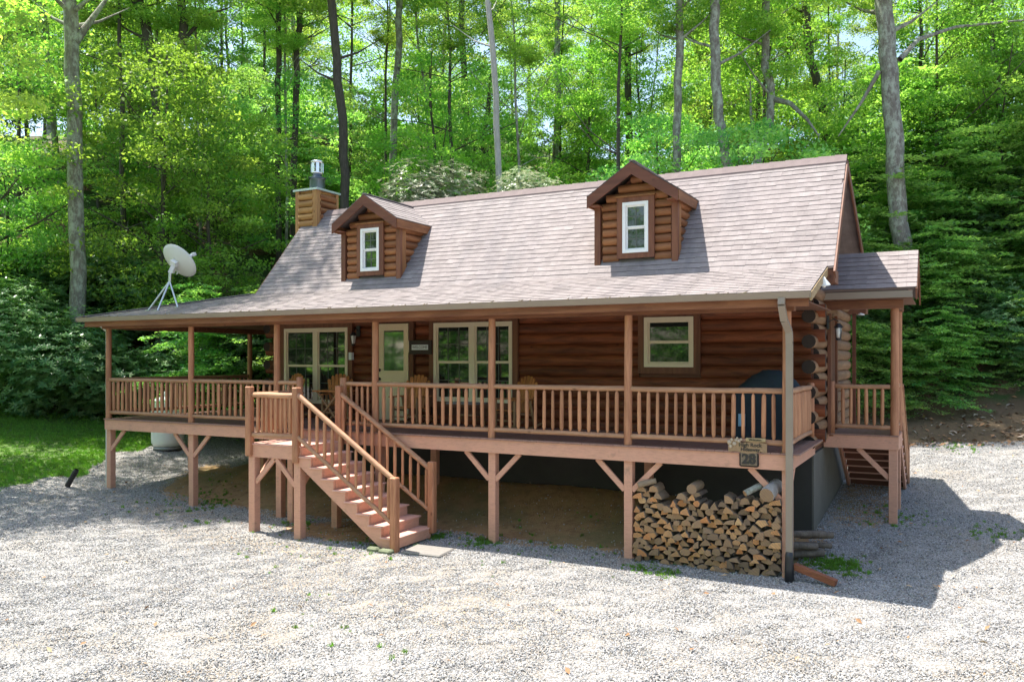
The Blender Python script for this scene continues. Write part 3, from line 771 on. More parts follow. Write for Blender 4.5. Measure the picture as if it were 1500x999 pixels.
m = MB(); m.obox((CX, EY, EZ+.02), (hipx, BKY, BKZ+.02), .22, .02); m.obj('hip_cap', M_shin, CAB)
# porch roof rake board right
m = MB(); m.obox((.40, EY-.02, EZ-.075), (.40, BKY, BKZ-.075), .03, .13, up=(0,0,1)); m.obj('rake_board', wood('pale_rake_wood', (.50,.36,.20), (.30,.2,.1), 'y', .6, .1), CAB)

# ------------------------------------------------------------------ dormers
def dormer(cxd, fy):
    w = .77; zb = roofz(fy); zw = zb+1.10; za = zb+1.84; yb = fy+1.35
    D = MB()
    sd = .03
    # core box with gable front
    D.prism([(cxd-w+sd, fy+.06, zb-.35), (cxd+w-sd, fy+.06, zb-.35), (cxd+w-sd, fy+.06, zw), (cxd, fy+.06, za-.13), (cxd-w+sd, fy+.06, zw)], (0, 1.5, 0))
    dm = D.obj('dormer', M_trim, CAB, (0,0,0))
    # front logs
    wx0, wx1, wz0, wz1 = cxd-.36, cxd+.36, zb+.06, zb+1.22     # window incl. trim
    h = .165; z = zb-.0; 
    def fl(x0, x1, zc):
        if x1-x0 < .04: return
        mm = MB(); mm.tube([(x0-(x0+x1)/2, 0, 0), (x1-(x0+x1)/2, 0, 0)], .088, 12, ov=.93, mcap=0); put('log', mm.mesh('log', M_dlogx), dm, ((x0+x1)/2, fy+.045, zc))
    while z < za-.34:
        zc = z+h/2; half = w-.09 if zc < zw-.12 else min(w-.06, (za-.2-zc)/.66)
        if zc < wz1 and zc > wz0-.05: fl(cxd-half, wx0, zc); fl(wx1, cxd+half, zc)
        else: fl(cxd-half, cxd+half, zc)
        z += h
    # side logs, cut along the roof
    for sx in (-1, 1):
        z = zb
        while z < zw:
            zc = z+h/2; y1 = BKY+(zc+.06-BKZ)/SL + .02
            if y1 > fy+.2:
                L = y1-fy-.05; mm = MB(); mm.tube([(0, -L/2, 0), (0, L/2, 0)], .088, 12, ov=.93); put('log', mm.mesh('log', M_dlogy), dm, (cxd+sx*(w-.045), fy+.05+L/2, zc))
            z += h
        wbox('corner_board', (cxd+sx*w-.075, fy-.05, zb-.08), (cxd+sx*w+.045, fy+.02, zw+.03), M_trimz, dm)
        wbox('corner_board', (cxd+sx*w+(.022 if sx > 0 else -.045), fy+.021, zb-.1), (cxd+sx*w+(.045 if sx > 0 else -.022), fy+.16, zw+.03), M_goldz, dm)
    # trim + window
    tr = MB(); y0 = fy-.085
    tr.box((wx0-.01, y0, wz0-.0), (wx0+.12, y0+.05, wz1)); tr.box((wx1-.12, y0, wz0), (wx1+.01, y0+.05, wz1)); tr.box((wx0+.12, y0+.002, wz1-.13), (wx1-.12, y0+.05, wz1)); tr.box((wx0+.12, y0+.002, wz0), (wx1-.12, y0+.05, wz0+.13))
    put('window_trim', tr.mesh('window_trim', M_trimz), dm)
    wbox('drip_cap', (wx0-.03, y0-.03, wz1), (wx1+.03, y0+.06, wz1+.025), M_goldz, dm)
    window(wx0+.105, wx1-.105, wz0+.10, wz1-.10, 1, M_white, y=y0-.015, par=dm, muntx=2, muntz=1, fw=.062, parent_name='window_frame')
    # roof planes
    ov = .32; fo = fy-.29; sl = .66
    hw = w+.12; ze = za-sl*hw; 
    for sx in (-1, 1):
        def yroof(zz_): return BKY+(zz_-BKZ)/SL
        A_ = (cxd, fo, za); B_ = (cxd+sx*hw, fo, ze); C_ = (cxd+sx*hw, yroof(ze)+.03, ze); D_ = (cxd, yroof(za)+.05, za)
        slab([A_, B_, C_, D_], .05, 'dormer_roof', M_under, dm)
        wd = Vector(B_)-Vector(A_); ws = wd.length; wd.normalize(); nn = Vector((-wd.z*sx, 0, wd.x*sx)); nn = Vector((sx*abs(wd.z), 0, abs(wd.x)))
        k = 0; upd = -wd
        while k*EXP < ws:
            s0 = k*EXP; zc = ze + (za-ze)*s0/ws; y1 = yroof(zc)+.05; L = y1-fo+.02
            mm = MB(); n = max(1, int(L/.22)); e = min(EXP+.02, ws-s0+.01)
            for q in range(n):
                ya = fo-.02+L*q/n; yb_ = fo-.02+L*(q+1)/n-.002; t = random.choice((.011, .015))
                b0 = Vector(B_)+upd*s0+nn*.003; b0.y = 0
                P_ = lambda yy, u_, z_: b0+Vector((0, yy, 0))+upd*u_+nn*z_
                mm.add([P_(ya,-.01,0), P_(yb_,-.01,0), P_(yb_,e,0), P_(ya,e,0), P_(ya,-.01,t), P_(yb_,-.01,t), P_(yb_,e,.003), P_(ya,e,.003)], [(4,5,6,7),(0,1,5,4),(1,2,6,5),(3,0,4,7)])
            put('shingle', mm.mesh('shingle', M_shin), dm); k += 1
        # gable rake boards
        mm = MB(); v0 = Vector((cxd, fo-.012, za-.015)); v1 = Vector((cxd+sx*(hw-.0), fo-.012, ze-.015)); 
        mm.prism([v0, v1, v1-Vector((0,0,.21)), v0-Vector((0,0,.23))], (0, -.028, 0)); put('rake_board', mm.mesh('rake_board', M_trim), dm)
        # side eave board
        mm = MB(); mm.prism([(cxd+sx*(hw-.015), fo, ze-.02), (cxd+sx*(hw-.015), yroof(ze)-.0, ze-.02), (cxd+sx*(hw-.015), yroof(ze-.16), ze-.2), (cxd+sx*(hw-.015), fo, ze-.2)], (sx*.025, 0, 0)); put('eave_board', mm.mesh('eave_board', M_dlogy), dm)
        # soffit
        mm = MB(); mm.prism([(cxd+sx*(w-.1), fo+.02, zw-.03), (cxd+sx*(hw-.02), fo+.02, ze-.17), (cxd+sx*(hw-.02), yroof(ze-.17), ze-.17), (cxd+sx*(w-.1), yroof(zw)-.0, zw-.03)], (0, 0, .02)); put('soffit', mm.mesh('soffit', M_beam), dm)
    rcp = MB(); rcp.obox((cxd, fo-.02, za+.016), (cxd, BKY+(za-BKZ)/SL+.02, za+.016), .10, .02); put('ridge_cap', rcp.mesh('ridge_cap', M_shin), dm)
    return dm
M_goldz = wood('amber_corner_wood', (.42, .20, .075), (.24, .10, .04), 'z', .6, .3, 9)
for c_, f_ in DORM: dormer(c_, f_)

# ------------------------------------------------------------------ chimney
cx0, cx1, cy0, cy1, cz0, cz1 = -12.76, -12.07, 3.02, 3.84, 3.2, 5.83
ch = MB(); ch.box((cx0+.05, cy0+.05, cz0), (cx1-.05, cy1-.05, cz1)); chm = ch.obj('chimney', M_goldx, CAB)
z = cz1-.2; k = 0
while z > 4.2:
    for (a, b, ax, mt) in (((cx0+.1, cy0+.04), (cx1-.1, cy0+.04), 'x', M_goldx), ((cx1-.04, cy0+.1), (cx1-.04, cy1-.1), 'y', M_dlogy)):
        mm = MB(); c = ((a[0]+b[0])/2, (a[1]+b[1])/2); mm.tube([(a[0]-c[0], a[1]-c[1], 0), (b[0]-c[0], b[1]-c[1], 0)], .094, 12, ov=.93); put('log', mm.mesh('log', mt), chm, (c[0], c[1], z))
    z -= .172
for (a, b) in (((cx0, cy0-.03), (cx0+.11, cy0+.0)), ((cx1-.12, cy0-.03), (cx1+.03, cy0+.0)), ((cx1, cy0+.001), (cx1+.03, cy0+.12)), ((cx1, cy1-.1), (cx1+.03, cy1))):
    wbox('corner_board', (a[0], a[1], cz0+.6), (b[0], b[1], cz1-.05), M_gold, chm)
m = MB(); m.box((cx0-.05, cy0-.07, cz1-.05), (cx1+.07, cy1+.04, cz1)); a = [(cx0-.05, cy0-.07), (cx1+.07, cy0-.07), (cx1+.07, cy1+.04), (cx0-.05, cy1+.04)]; cc = ((cx0+cx1)/2, (cy0+cy1)/2)
m.add([(x, y, cz1) for x, y in a]+[(cc[0]+(x-cc[0])*.4, cc[1]+(y-cc[1])*.4, cz1+.08) for x, y in a], [(0,1,5,4),(1,2,6,5),(2,3,7,6),(3,0,4,7),(4,5,6,7)]); m.obj('chimney_cap', M_galv, chm)
fx, fy_ = cc
m = MB(); m.lathe([(.20, .04), (.205, .08), (.20, .30), (.215, .34), (.235, .345), (.235, .36), (.15, .37)], (fx, fy_, cz1), 20); m.obj('flue_collar', plain('dark_steel', (.12,.15,.17), .3, .8), chm)
m = MB(); m.lathe([(.125, .36), (.125, .46), (.165, .47), (.165, .50)], (fx, fy_, cz1), 20); m.lathe([(.165, .74), (.17, .78), (.165, .80), (.03, .83)], (fx, fy_, cz1), 20)
for k in range(8):
    t = k*math.pi/4; m.obox((fx+.155*math.cos(t), fy_+.155*math.sin(t), cz1+.49), (fx+.155*math.cos(t), fy_+.155*math.sin(t), cz1+.75), .075, .01, up=(math.cos(t), math.sin(t), 0))
m.lathe([(.09, .48), (.09, .76)], (fx, fy_, cz1), 12); m.obj('flue_cap', M_steel, chm)

# ------------------------------------------------------------------ right side porch
SY0, SY1, SX = 3.98, 5.35, 1.36
m = MB(); m.box((.02, SY0, -.27), (SX, SY0+.045, -.02)); m.box((SX-.045, SY0+.046, -.27), (SX, SY1, -.02)); m.box((.02, SY1-.045, -.27), (SX-.046, SY1, -.02)); sp = m.obj('side_deck', M_pink, CAB)
for k in range(9): wbox('deck_board', (.0+k*.15, SY0-.02, -.02), (.145+k*.15, SY1, .006), M_deckb, sp)
for y in (SY0+.1, SY1-.1): square_post(SX-.1, y, -.27, H(SX-.1, y)-.3)
brace(SX-.17, SY0+.08, -.27, -1, 0, .55, .55); brace(SX-.10, SY0+.18, -.27, 0, 1, .4, .5)
round_post(SX-.07, SY0+.08, 0, 2.42, .075); round_post(SX-.07, SY1-.08, 0, 2.42, .075)
newel(.16, SY0+.05, -.05, 1.03, .13)
railing((.18, SY0+.07, 0), (SX-.1, SY0+.07, 0), 6, M_railx, zt=.93)
railing((SX-.07, SY0+.12, 0), (SX-.07, SY1-.1, 0), 6, M_raily, zt=.93)
m = MB(); m.box((.0, SY0-.08, 2.42), (SX+.08, SY0+.08, 2.58)); m.box((SX-.15, SY0+.081, 2.42), (SX+.03, SY1, 2.58)); m.obj('porch_beam', M_beam, CAB)
ev = (3.60, 2.78); rg = (4.55, 3.56); sx1 = 1.66
m = MB(); m.box((.05, ev[0]+.02, 2.60), (sx1-.05, ev[0]+.05, 2.73)); m.obj('eave_board', M_gutter, CAB)
m = MB(); m.box((.05, ev[0]+.051, 2.585), (sx1-.06, SY1+.4, 2.60)); m.obj('porch_ceiling', M_soffit, CAB)
spr = slab([(.02, ev[0], ev[1]), (sx1, ev[0], ev[1]), (sx1, rg[0], rg[1]), (.02, rg[0], rg[1])], .05, 'side_porch_roof', M_under)
slab([(.02, rg[0], rg[1]), (sx1, rg[0], rg[1]), (sx1, 5.6, 2.75), (.02, 5.6, 2.75)], .05, 'side_porch_roof', M_shin)
an = math.atan2(rg[1]-ev[1], rg[0]-ev[0]); tot = math.hypot(rg[1]-ev[1], rg[0]-ev[0]); u3 = Vector((0, math.cos(an), math.sin(an))); n3 = Vector((0, -math.sin(an), math.cos(an)))
k = 0; ex3 = tot/8
while k < 8:
    for (a, b) in ((.02, .82), (.82, sx1+.02)): put('shingle', strip_mesh(b-a, ex3, .01), spr, Vector(((a+b)/2, ev[0], ev[1]))+u3*(k*ex3)+n3*.004, rot=(an, 0, 0))
    k += 1
m = MB(); m.prism([(sx1+.0, ev[0]-.02, ev[1]-.02), (sx1+.0, rg[0], rg[1]-.02), (sx1, 5.6, 2.73), (sx1, 5.6, 2.56), (sx1, rg[0], rg[1]-.2), (sx1, ev[0]+.05, ev[1]-.22)], (.03, 0, 0)); m.obj('rake_board', M_trimz, CAB)
m = MB(); m.prism([(sx1-.16, ev[0]+.1, 2.61), (sx1-.16, rg[0], rg[1]-.1), (sx1-.16, 5.5, 2.61)], (.03, 0, 0)); m.obj('gable_wall', M_gab, CAB)
# side stairs going back
NS2 = 8; m = MB(); r2 = 1.62/9; run2 = .30
for xx in (.12, SX-.06):
    poly = [(xx, SY1+.0, -.05)]
    for k in range(NS2): poly += [(xx, SY1+run2*k, -r2*(k+1)-.03), (xx, SY1+run2*(k+1), -r2*(k+1)-.03)]
    poly += [(xx, SY1+run2*NS2, -1.6), (xx, SY1+run2*(NS2-.7), -1.65), (xx, SY1, -.35)]
    m.prism(poly, (.045, 0, 0))
ss = m.obj('staircase', M_pink, CAB)
for k in range(NS2): wbox('tread', (.1, SY1+run2*k-.02, -r2*(k+1)-.03), (SX, SY1+run2*(k+1)+.01, -r2*(k+1)), M_tread, ss)
for k in range(NS2): wbox('riser', (.17, SY1+run2*k-.0, -r2*(k+1)), (SX-.07, SY1+run2*k+.02, -r2*k-.031), M_trim, ss)
m = MB(); a = Vector((SX-.02, SY1, .93)); e = Vector((SX-.02, SY1+2.5, -.62)); m.obox(a, e, .09, .06); m.obox(a-Vector((0,0,.8)), e-Vector((0,0,.8)), .07, .07)
sr = m.obj('stair_railing', M_raily, CAB)
for k in range(13):
    q = a.lerp(e, (k+.7)/13.5); put('baluster', random.choice(BALS), sr, (q.x, q.y, q.z-.76))
newel(SX-.02, SY1+2.5, -1.75, -.5, .12)
# side door, trim and lamps
wbox('door_trim', (.10, 3.92, .0), (.16, 4.06, 2.35), M_trimz, CAB); wbox('side_door', (.06, 4.07, .02), (.12, 4.95, 2.25), M_trim, CAB); wbox('door_trim', (.10, 4.96, .0), (.16, 5.1, 2.35), M_trimz, CAB)
o = lantern((.14, 3.75, 2.02)); o.rotation_euler = (0, 0, math.pi/2)
# floodlight under the rake
m = MB(); m.lathe([(.02, .08), (.035, .05), (.10, -.04), (.105, -.05)], (0,0,0), 14); m.lathe([(.04, -.05), (.02, -.09)], (0,0,0), 8); m.obj('flood_light', M_bulb, CAB, (.42, .85, 2.70)).rotation_euler = (.25, 0, 0)
m = MB(); m.lathe([(.02, .06), (.08, -.03), (.085, -.04)], (0,0,0), 12); m.obj('flood_light', M_bulb, CAB, (.34, 8.1, 2.55))
m = MB(); m.obox((.18, 8.15, 2.75), (.18, 8.15, -1.6), .08, .07, up=(0,-1,0)); m.obj('downspout', M_trim, CAB)
m = MB(); m.box((.0, 8.05, 2.55), (.45, 8.62, 2.78)); m.obj('eave_return', M_trimz, CAB)

# ------------------------------------------------------------------ signs
def text_mesh(s, size, mt, depth=.006, bold=0.0):
    c = bpy.data.curves.new('text', 'FONT'); c.body = s; c.size = size; c.extrude = depth; c.offset = bold; c.align_x = 'CENTER'; c.align_y = 'CENTER'
    o = bpy.data.objects.new('tmp', c); link(o); dg = bpy.context.evaluated_depsgraph_get(); me_ = bpy.data.meshes.new_from_object(o.evaluated_get(dg)); bpy.data.objects.remove(o)
    me_.materials.clear(); me_.materials.append(mt); return me_
e = empty('house_number_sign', (-.58, -.02, -.2)); tag(e, 'small weathered square plaque reading 28 on the deck fascia', 'sign')
m = MB(); m.box((-.15, -.0, -.125), (.15, -.025, .125), 0, .02); m.box((-.125, -.026, -.1), (.125, -.033, .1), 1); m.obj('plaque', [M_ink, M_plaque], e, (-.58, -.005, -.115))
put('number', text_mesh('28', .215, M_ink, .006, .008), e, (-.58, -.045, -.122), rot=(math.pi/2, 0, 0))
e = empty('name_sign', (-.62, -.03, .10)); e.scale = (.88, .88, .88); tag(e, 'carved wooden name sign with bears hanging on the bottom rail', 'sign')
random.seed(3)
pts = []
for k in range(13): t = k/12; pts.append((-.34+.68*t, 0, -.13+.02*math.sin(t*9)+random.uniform(-.008,.008)))
for k in range(13): t = 1-k/12; pts.append((-.34+.68*t, 0, (.06 if t > .3 else .09)+.02*math.sin(t*11)+random.uniform(-.01,.01)))
m = MB(); m.prism(pts, (0, -.035, 0)); m.obj('board', M_signw, e, (-.6, -.01, .10))
m = MB(); m.box((-.13, 0, .0), (.22, -.05, .065), 0, .01); m.obj('top_plank', plain('yellow_sign_wood', (.38,.28,.14), .7, var=.2, scale=20), e, (-.5, -.012, .17))
m = MB()
for (x, z, r) in ((-.42, .14, .045), (-.38, .19, .03), (-.33, .12, .04), (-.30, .185, .028), (-.25, .17, .035), (-.40, .07, .035), (-.21, .20, .025), (-.28, .22, .022)):
    m.lathe([(0.001, -r), (r*.7, -r*.7), (r, 0), (r*.7, r*.7), (0.001, r)], (x, -.03, z-.06), 8)
m.obj('carved_bear', plain('carving', (.45, .36, .26), .7, var=.4, scale=25), e, (-.5, -.01, .06))
for s_, z_, sz in (('Welcome', .203, .055), ('High Rock', .105, .095), ('Hideaway', .025, .085)):
    put('lettering', text_mesh(s_, sz, M_ink, .003, .0015), e, (-.55+(.09 if sz < .06 else 0), -.065 if sz < .06 else -.05, z_), rot=(math.pi/2, 0, .0))
e = empty('welcome_sign', (-8.56, WY-.2, 1.72)); tag(e, 'dark framed white WELCOME sign on log wall beside the door', 'sign')
m = MB(); m.box((-.31, -.04, -.16), (.31, .03, .16)); m.obj('frame', M_signd, e, (-8.56, WY-.13, 1.73))
wbox('panel', (-8.79, WY-.178, 1.67), (-8.34, WY-.171, 1.79), M_label, e)
put('lettering', text_mesh('WELCOME', .085, M_ink, .001), e, (-8.565, WY-.181, 1.73), rot=(math.pi/2, 0, 0))
wbox('hook', (-8.905, WY-.16, 1.62), (-8.875, WY-.14, 1.88), M_cream, CAB)

# ------------------------------------------------------------------ porch furniture
def fan_chair(x, y, rz, label, s=1.0):
    """log rocker with fan of rounded slats; faces -y locally"""
    e = empty('porch_chair', (x, y, .0), rz); tag(e, label, 'chair', 'wooden fan-back chairs on the porch')
    P = lambda name, mm, mt: put(name, mm.mesh(name, mt), e, (0,0,0), local=True)
    hs = [.98, 1.06, 1.10, 1.11, 1.10, 1.06, .98]
    for i in range(7):
        t = (i-3); m = MB(); x0 = t*.062; x1 = t*.088; z1 = hs[i]; yb = .18+.30*(z1-.4)*.9
        m.prism([(x0-.028, .20, .38), (x0+.028, .20, .38), (x1+.038, yb+.02, z1-.03), (x1+.02, yb+.02, z1), (x1-.02, yb+.02, z1), (x1-.038, yb+.02, z1-.03)], (0, .02, .0)); P('back_slat', m, M_slat)
    for i in range(6):
        m = MB(); yy = -.28+i*.085; m.box((-.27, yy, .40-.02*i*.5), (.27, yy+.075, .42-.02*i*.5)); P('seat_slat', m, M_slat)
    for sx in (-1, 1):
        m = MB(); m.tube([(sx*.29, -.26, .08), (sx*.29, -.26, .62)], .028, 8); P('leg', m, M_chlog)
        m = MB(); m.tube([(sx*.29, .30, .06), (sx*.29, .16, .62)], .028, 8); P('leg', m, M_chlog)
        m = MB(); m.box((sx*.31-.06, -.34, .62), (sx*.31+.06, .30, .645)); P('armrest', m, M_slat)
        m = MB(); m.tube([(sx*.29, -.42, .09), (sx*.29, -.1, .035), (sx*.29, .2, .04), (sx*.29, .5, .12)], .028, 8); P('rocker', m, M_chlog)
        m = MB(); m.tube([(sx*.29, -.26, .36), (sx*.27, .30, .30)], .024, 8); P('side_rail', m, M_chlog)
    m = MB(); m.tube([(-.29, -.26, .2), (.29, -.26, .2)], .02, 8); m.tube([(-.29, .27, .2), (.29, .27, .2)], .02, 8); P('stretcher', m, M_chlog)
    m = MB(); m.box((-.27, .3, .78), (.27, .325, .84)); P('back_brace', m, M_slat)
fan_chair(-8.35, 1.85, .12, 'fan-back chair standing right of the cream front door')
fan_chair(-5.72, 1.80, -.35, 'fan-back chair behind the middle post at the right end of the wide window')
fan_chair(-12.05, 1.85, -.15, 'fan-back chair at the left end of the porch by the left window')
fan_chair(-10.55, 2.0, .5, 'fan-back chair between the left window and the front door')
def log_table(x, y, label, top, w=.62, dd=.45, h=.72, crossed=True, mt=M_slat):
    e = empty('porch_table', (x, y, 0)); tag(e, label, 'table')
    P = lambda name, mm, mt_: put(name, mm.mesh(name, mt_), e, (0,0,0), local=True)
    for i in range(5):
        m = MB(); yy = -dd/2+i*dd/5; m.box((-w/2, yy, h), (w/2, yy+dd/5-.008, h+.03)); P('top_slat', m, mt)
    for sy in (-1, 1):
        for sx in (-1, 1):
            m = MB()
            if crossed: m.tube([(sx*w*.45, sy*dd*.4, .01), (-sx*w*.4, sy*dd*.4+sx*.02, h)], .026, 8)
            else: m.tube([(sx*w*.42, sy*dd*.4, .01), (sx*w*.38, sy*dd*.4, h)], .026, 8)
            P('leg', m, M_chlog)
    m = MB(); m.tube([(-w*.3, 0, .28), (w*.3, 0, .28)], .02, 8); P('stretcher', m, M_chlog)
log_table(-9.85, 1.05, 'reddish slatted table with crossed log legs behind the stair landing', M_slat, .8, .5, .74)
log_table(-6.75, 1.6, 'low pale-topped log side table between the two chairs under the wide window', M_conc, .75, .45, .52, False, M_conc)
# covered grill
e = empty('covered_grill', (-.62, 1.75, .0)); tag(e, 'grill under a dark blue fabric cover at the right end of the porch', 'grill')
bm = bmesh.new(); ngx = 22; prof = []
m = MB()
sec = []
for i in range(13):
    x = -.56+1.12*i/12; e_ = abs(x)/.56
    top = 1.27 - .36*max(0, (-x-.02)/.54)**1.6 - .30*max(0, (x-.1)/.46)**2
    ring = []
    for k in range(16):
        t = math.pi*k/15; yy = -math.cos(t)*.31; zz = .06+(top-.06)*min(1, (math.sin(t)*1.0)**.30) if math.sin(t) > 1e-4 else .05
        ring.append((x+.008*math.sin(k*2.1), yy*(1+.03*math.sin(i*1.7+k)), zz+.012*math.sin(i*2.3+k*1.1)))
    sec.append(ring)
vs = [p for r_ in sec for p in r_]; fs = []
for i in range(12):
    for k in range(15): fs.append((i*16+k, (i+1)*16+k, (i+1)*16+k+1, i*16+k+1))
fs.append(tuple(range(16))); fs.append(tuple(12*16+k for k in range(15, -1, -1)))
m.add(vs, fs, 0, True); put('cover', m.mesh('cover', M_cover), e, (-.62, 1.75, 0))
m = MB(); m.box((-.09, -.335, .28), (.03, -.328, .50)); m.obj('label_patch', plain('blue_label', (.25, .45, .6), .5), e, (-.98, 1.75, 0))

# ------------------------------------------------------------------ satellite dish on the porch roof
SB = Vector((-14.28, .35, 2.62))
def dishpos(x, y): return EZ + S2*(y-EY) if y < BKY else BKZ
e = empty('satellite_dish', SB); tag(e, 'grey oval satellite dish on a tripod at the left end of the porch roof', 'satellite dish')
top = Vector((-14.35, .40, 3.33))
feet = [(-14.72, .10), (-14.30, .02), (-13.95, .30)]
for (x, y) in feet:
    m = MB(); m.tube([(x, y, dishpos(x, y)+.02), top], .022, 8); m.box((x-.05, y-.05, dishpos(x, y)-.01), (x+.05, y+.05, dishpos(x, y)+.025)); m.obj('tripod_leg', M_galv, e)
m = MB(); m.tube([top-Vector((0,0,.08)), top+Vector((.02, 0, .28))], .034, 10); m.obj('mast', M_galv, e)
# dish faces back-right-up; its rear is seen
dn = Vector((.02, .80, .46)).normalized(); cc_ = top+Vector((.06, .12, .45))
ux = Vector((0,0,1)).cross(dn).normalized(); uz = dn.cross(ux).normalized(); ux, uz = (ux*math.cos(.6)+uz*math.sin(.6)), (uz*math.cos(.6)-ux*math.sin(.6))
m = MB(); rings = []; n = 36
def dp(r, t, off): 
    return cc_ + ux*(math.cos(t)*r*.50) + uz*(math.sin(t)*r*.40) + dn*(.13*r*r+off)
vs = [cc_+dn*0.0]
for ri in range(1, 7):
    for k in range(n): vs.append(dp(ri/6, 2*math.pi*k/n, 0))
back = len(vs); vs.append(cc_+dn*.015)
for ri in range(1, 7):
    for k in range(n): vs.append(dp(ri/6, 2*math.pi*k/n, .015))
fs = []
for base in (0, back):
    for k in range(n):
        fs.append((base, base+1+k, base+1+(k+1) % n))
        for ri in range(5): a = base+1+ri*n; fs.append((a+k, a+n+k, a+n+(k+1) % n, a+(k+1) % n))
for k in range(n): a = 1+5*n; fs.append((a+k, back+a+k, back+a+(k+1) % n, a+(k+1) % n))
m.add(vs, fs, 0, True); m.obj('reflector', M_dish, e)
m = MB(); m.obox(cc_-dn*.05-uz*.06, cc_-dn*.05+uz*.08, .16, .10, up=dn); m.obox(top+Vector((0,0,.2)), cc_-dn*.04, .09, .09); m.obox(cc_-dn*.05-uz*.28+ux*.02, cc_-dn*.05, .07, .06, up=dn); m.obj('bracket', plain('bracket_white', (.62,.62,.6), .5), e)
m = MB(); en = cc_+dn*.55-uz*.05; m.tube([cc_-uz*.38+dn*.05, en-uz*.03], .016, 8); m.tube([en-dn*.0, en-dn*.10], [.035, .05], 10); m.obox(en, en+dn*.10, .10, .07); m.obj('receiver_arm', plain('receiver_white', (.7,.7,.68), .4), e)

# ------------------------------------------------------------------ yard things
tx, ty = -18.3, 3.6; tz = H(tx, ty)
e = empty('propane_tank', (tx, ty, tz)); tag(e, 'white upright propane tank on the gravel beyond the left porch', 'propane tank')
m = MB(); m.lathe([(.25, .06), (.40, .10), (.455, .2), (.46, .3), (.46, 1.25), (.44, 1.38), (.34, 1.5), (.15, 1.56), (0.01, 1.57)], (0,0,0), 28); put('tank_body', m.mesh('tank_body', M_tank), e, (0,0,0), local=True)
m = MB(); m.lathe([(.17, 1.53), (.17, 1.70), (.155, 1.70), (.155, 1.54)], (0,0,0), 18); put('valve_collar', m.mesh('valve_collar', M_tank), e, (0,0,0), local=True)
m = MB(); m.lathe([(.40, .0), (.40, .08), (.36, .08), (.36, 0)], (0,0,0), 20); put('foot_ring', m.mesh('foot_ring', M_dgrey), e, (0,0,0), local=True)
gx, gy_ = -16.95, -.95
m = MB(); a = Vector((-.10, -.04, .03)); b_ = Vector((.13, .06, .44)); m.tube([a, b_], [.06, .055], 14, cap=False); m.tube([a, b_], [.050, .046], 14, cap=False)
for k in range(9): q0 = a.lerp(b_, .1*k+.04); m.tube([q0, q0+(b_-a).normalized()*.03], .066, 14)
o = m.obj('drain_pipe', M_black, None, (-16.75, -.5, H(-16.75, -.5))); tag(o, 'short black corrugated drain pipe sticking up from the gravel by the left corner post', 'pipe')
o = wbox('foundation_block', (-6.72, -1.5, H(-6.6,-1.4)-.05), (-6.46, -1.32, H(-6.6,-1.4)+.07), M_mossy, None, .025); tag(o, 'mossy stone block under the foot of the stairs, right of the pair', 'stone'); o['group'] = 'stone blocks at the stair foot'
o = wbox('foundation_block', (-7.0, -1.47, H(-6.8,-1.4)-.05), (-6.76, -1.30, H(-6.8,-1.4)+.08), M_mossy, None, .03); tag(o, 'mossy stone block under the foot of the stairs, left of the pair', 'stone'); o['group'] = 'stone blocks at the stair foot'
o = wbox('stepping_stone', (-.38, -.30, -.03), (.38, .30, .03), M_conc, None, .02); o.location = (-5.98, -1.0, H(-5.98, -1.0)+.02); o.rotation_euler = (.0, .02, .12); tag(o, 'flat grey concrete paver in front of the bottom step', 'paver')

# ------------------------------------------------------------------ firewood
random.seed(11)
def wedge_poly(w, h, kind):
    if kind == 0:   # quarter split
        pts = [(0, 0)]; a0 = random.uniform(-.1, .2)
        pts = [(-w/2, 0)]
        for k in range(5): t = k/4*math.pi*.5; pts.append((-w/2+w*math.cos(t)*1.0, h*math.sin(t)))
    elif kind == 1: pts = [(-w/2, 0), (w/2, h*.1), (w*.3, h*.8), (0, h), (-w*.35, h*.7)]
    elif kind == 2: pts = [(0, 0), (w/2, h*.45), (w*.3, h*.9), (-w*.25, h), (-w/2, h*.5)]
    elif kind == 3: pts = [(-w*.5, h*.2), (0, 0), (w*.5, h*.25), (w*.42, h*.75), (0, h), (-w*.42, h*.8)]
    elif kind == 5: pts = [(-w/2, h*.05), (w/2, 0), (w*.35, h*.35), (random.uniform(-.2, .2)*w, h), (-w*.4, h*.45)]
    else: pts = [(w/2*math.cos(t)*(1+random.uniform(-.05,.05)), h/2+h/2*math.sin(t)*(1+random.uniform(-.05,.05))) for t in [2*math.pi*k/9 for k in range(9)]]
    c = random.uniform(-.12, .12)
    pts = [(x*math.cos(c)-z*math.sin(c)+random.uniform(-.006,.006), x*math.sin(c)+z*math.cos(c)+random.uniform(-.006,.006)) for x, z in pts]
    if random.random() < .5: pts = [(-x, z) for x, z in pts][::-1]
    return pts
def fw_end():
    m, nt, bs = mat('firewood_cut_end'); oi = nt.nodes.new('ShaderNodeObjectInfo')
    c = ramp(nt, oi.outputs['Random'], [(0, (.17, .11, .065)), (.25, (.45, .26, .12)), (.5, (.28, .185, .115)), (.7, (.58, .29, .10)), (.85, (.62, .24, .07)), (1, (.66, .40, .18))])
    wv = N(nt, 'ShaderNodeTexWave', wave_type='RINGS', rings_direction='Y'); wv.inputs['Scale'].default_value = 9; wv.inputs['Distortion'].default_value = 6
    nt.links.new(coords(nt), wv.inputs['Vector']); c = mixc(nt, math_(nt, 'MULTIPLY', wv.outputs[1], .35), c, (.12, .08, .05))
    n = noise(nt, coords(nt), 22, 5, .7); c = mixc(nt, ramp(nt, n, [(.35, (0,0,0)), (.75, (.42,.42,.42))]), c, (.20, .15, .11))
    nt.links.new(c, bs.inputs['Base Color']); bs.inputs['Roughness'].default_value = .85; bump(nt, bs, n, .6, .01); return m
